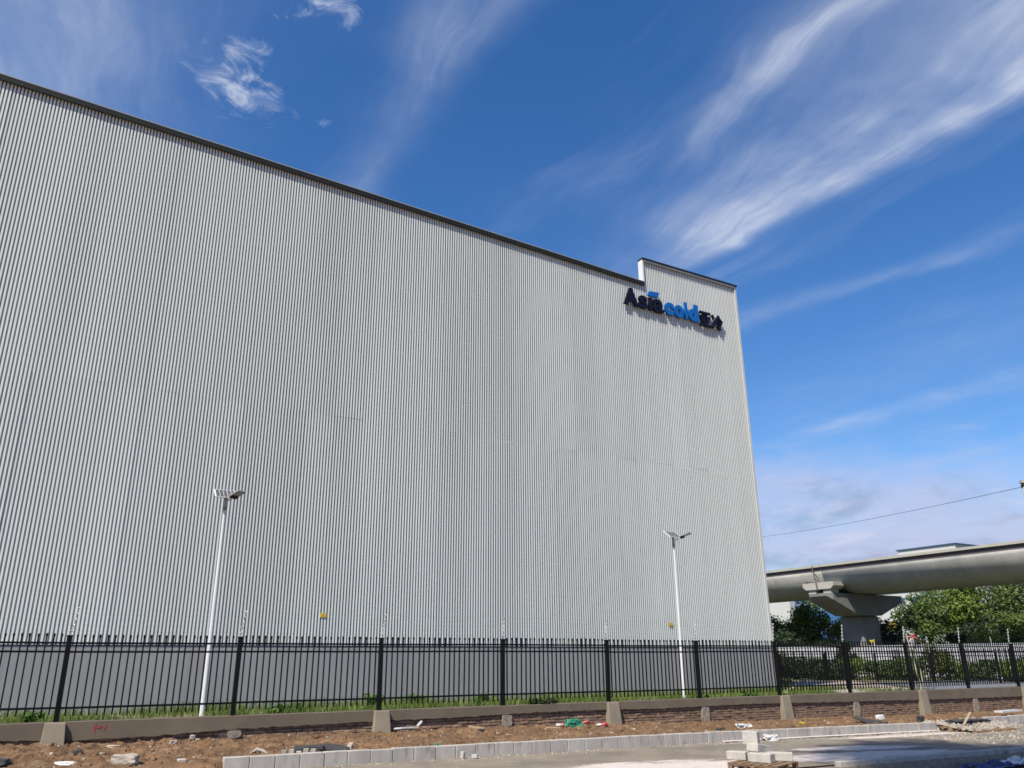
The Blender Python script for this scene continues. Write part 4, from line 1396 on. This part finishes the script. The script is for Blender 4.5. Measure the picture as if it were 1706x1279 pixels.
ZT = ZR + 0.118
blk(10.87, 10.50, ZT, 0.40, 0.20, 0.14, (0, 0, PR), 'pale block lying in front on the pallet, nearest its corner')
blk(11.28, 10.50, ZT, 0.44, 0.20, 0.13, (0, 0, R(-48)), 'pale block lying at the right end of the pallet')
blk(10.82, 10.98, ZT, 0.34, 0.20, 0.13, (0, 0, PR + R(4)), 'pale block lying at the left end of the pallet')
blk(11.05, 10.72, ZT + 0.115, 0.42, 0.22, 0.13, (0, R(9), R(12)), 'tilted block resting across the lower blocks of the pallet')
blk(10.98, 10.80, ZT + 0.235, 0.26, 0.15, 0.21, (0, 0, R(-64)), 'upright block, topmost of the pile on the pallet')

# blue sheeting in the shade beyond the near kerb
def tarp(x, y, sx, sy, seed, mt, lab):
    v = []; f = []
    n = 15
    for i in range(n):
        for j in range(n):
            u, q = i / (n - 1) - 0.5, j / (n - 1) - 0.5
            z = 0.05 + 0.22 * abs(fbm(u * 2.6 + seed, q * 2.6, 0, 4)) * (1 - max(abs(u), abs(q)) * 1.3)
            ed = 0.08 * fbm(u * 5 + seed, q * 5, 3, 3)
            v.append((u * sx + ed, q * sy + ed, z))
    for i in range(n - 1):
        for j in range(n - 1):
            a = i * n + j
            f.append((a, a + n, a + n + 1, a + 1))
    o = raw('tarpaulin', v, f, M[mt])
    o.location = (x, y, rz(x) - 0.20)
    return tag(o, lab, 'tarpaulin')


tarp(16.1, 9.75, 1.3, 0.55, 1, 'tarp', 'crumpled blue tarpaulin in the shade below the near kerb')
tarp(17.7, 9.6, 1.4, 0.6, 2, 'tarp', 'second blue tarpaulin heaped at the right end of the near kerb')
tarp(16.9, 9.85, 1.2, 0.4, 5, 'pvc', 'pale plastic sheet between the two blue tarpaulins')

# ------------------------------------------------------------------ leaning poles with cloth, yellow tag, utility pole and wire
for (x0, x1, y_, lab) in ((27.75, 27.35, 18.9, 'pale pole leaning behind the fence, the one carrying the red cloth'), (28.22, 27.95, 19.1, 'pale pole leaning behind the fence, right of the one with the red cloth')):
    o = MB().tube([(x0, y_, ZY), (x1, y_, 2.5)], 0.024, 8).obj('leaning_pole', M['cream'])
    tag(o, lab, 'pole')
t = thing('cloth_bundle', 'red and white cloth draped on the leaning pole behind the fence', 'cloth', (27.55, 18.82, 2.0))


def drape(x0, x1, z0, z1, mt, seed, name):
    v = []; f = []
    n = 9
    for i in range(n):
        for j in range(n):
            u, q = i / (n - 1), j / (n - 1)
            arch = 0.14 * (1 - (2 * u - 1) ** 2)
            v.append((x0 + (x1 - x0) * u + 0.03 * fbm(u * 3 + seed, q * 3), 0.05 * fbm(u * 4 + seed, q * 2, 5), z0 + (z1 - z0) * q + arch))
    for i in range(n - 1):
        for j in range(n - 1):
            a = i * n + j
            f.append((a, a + n, a + n + 1, a + 1))
    raw(name, v, f, M[mt], t)


drape(-0.14, 0.30, 0.22, 0.36, 'pink', 1, 'red_hem')
drape(-0.17, 0.05, -0.05, 0.22, 'hoard', 2, 'white_fold')
drape(0.06, 0.32, -0.02, 0.21, 'asph', 3, 'dark_fold')
t = thing('yellow_tag', 'small yellow tag on a white stick on the side fence', 'sign', (36.33, 26.9, 2.0))
MB().box(-0.012, 0.012, -0.012, 0.012, -0.1, 0.55).obj('stick', M['white'], t)
MB().box(-0.02, -0.013, -0.02, 0.24, 0.36, 0.52).obj('plate', M['yellow'], t)

up_ = thing('utility_pole', 'pale concrete utility pole at the far right holding the overhead wire', 'pole', (40.3, 20.2, 0.5))
MB().tube([(0, 0, -0.3), (0, 0, 9.05)], [0.33, 0.25], 14).obj('pole_shaft', M['concl'], up_, True)
MB().tube([(0, 0, 9.051), (0, 0, 9.18)], [0.32, 0.32], 14).obj('pole_cap', M['concl'], up_)
MB().tube([(-0.02, 0, 8.86), (0.0, 0.0, 8.92)], 0.30, 14).obj('wire_band', M['wire'], up_)
a = Vector((40.1, 20.25, 9.38)); b = Vector((62.0, 57.55, 13.15))
pts = []
for i in range(25):
    s = i / 24
    p = a.lerp(b, s); p.z -= 1.0 * 4 * s * (1 - s) * 0.22
    pts.append(p)
o = MB().tube(pts, 0.012, 5).obj('overhead_wire', M['wire'])
tag(o, 'thin dark overhead wire slanting from the pole to behind the warehouse', 'wire')
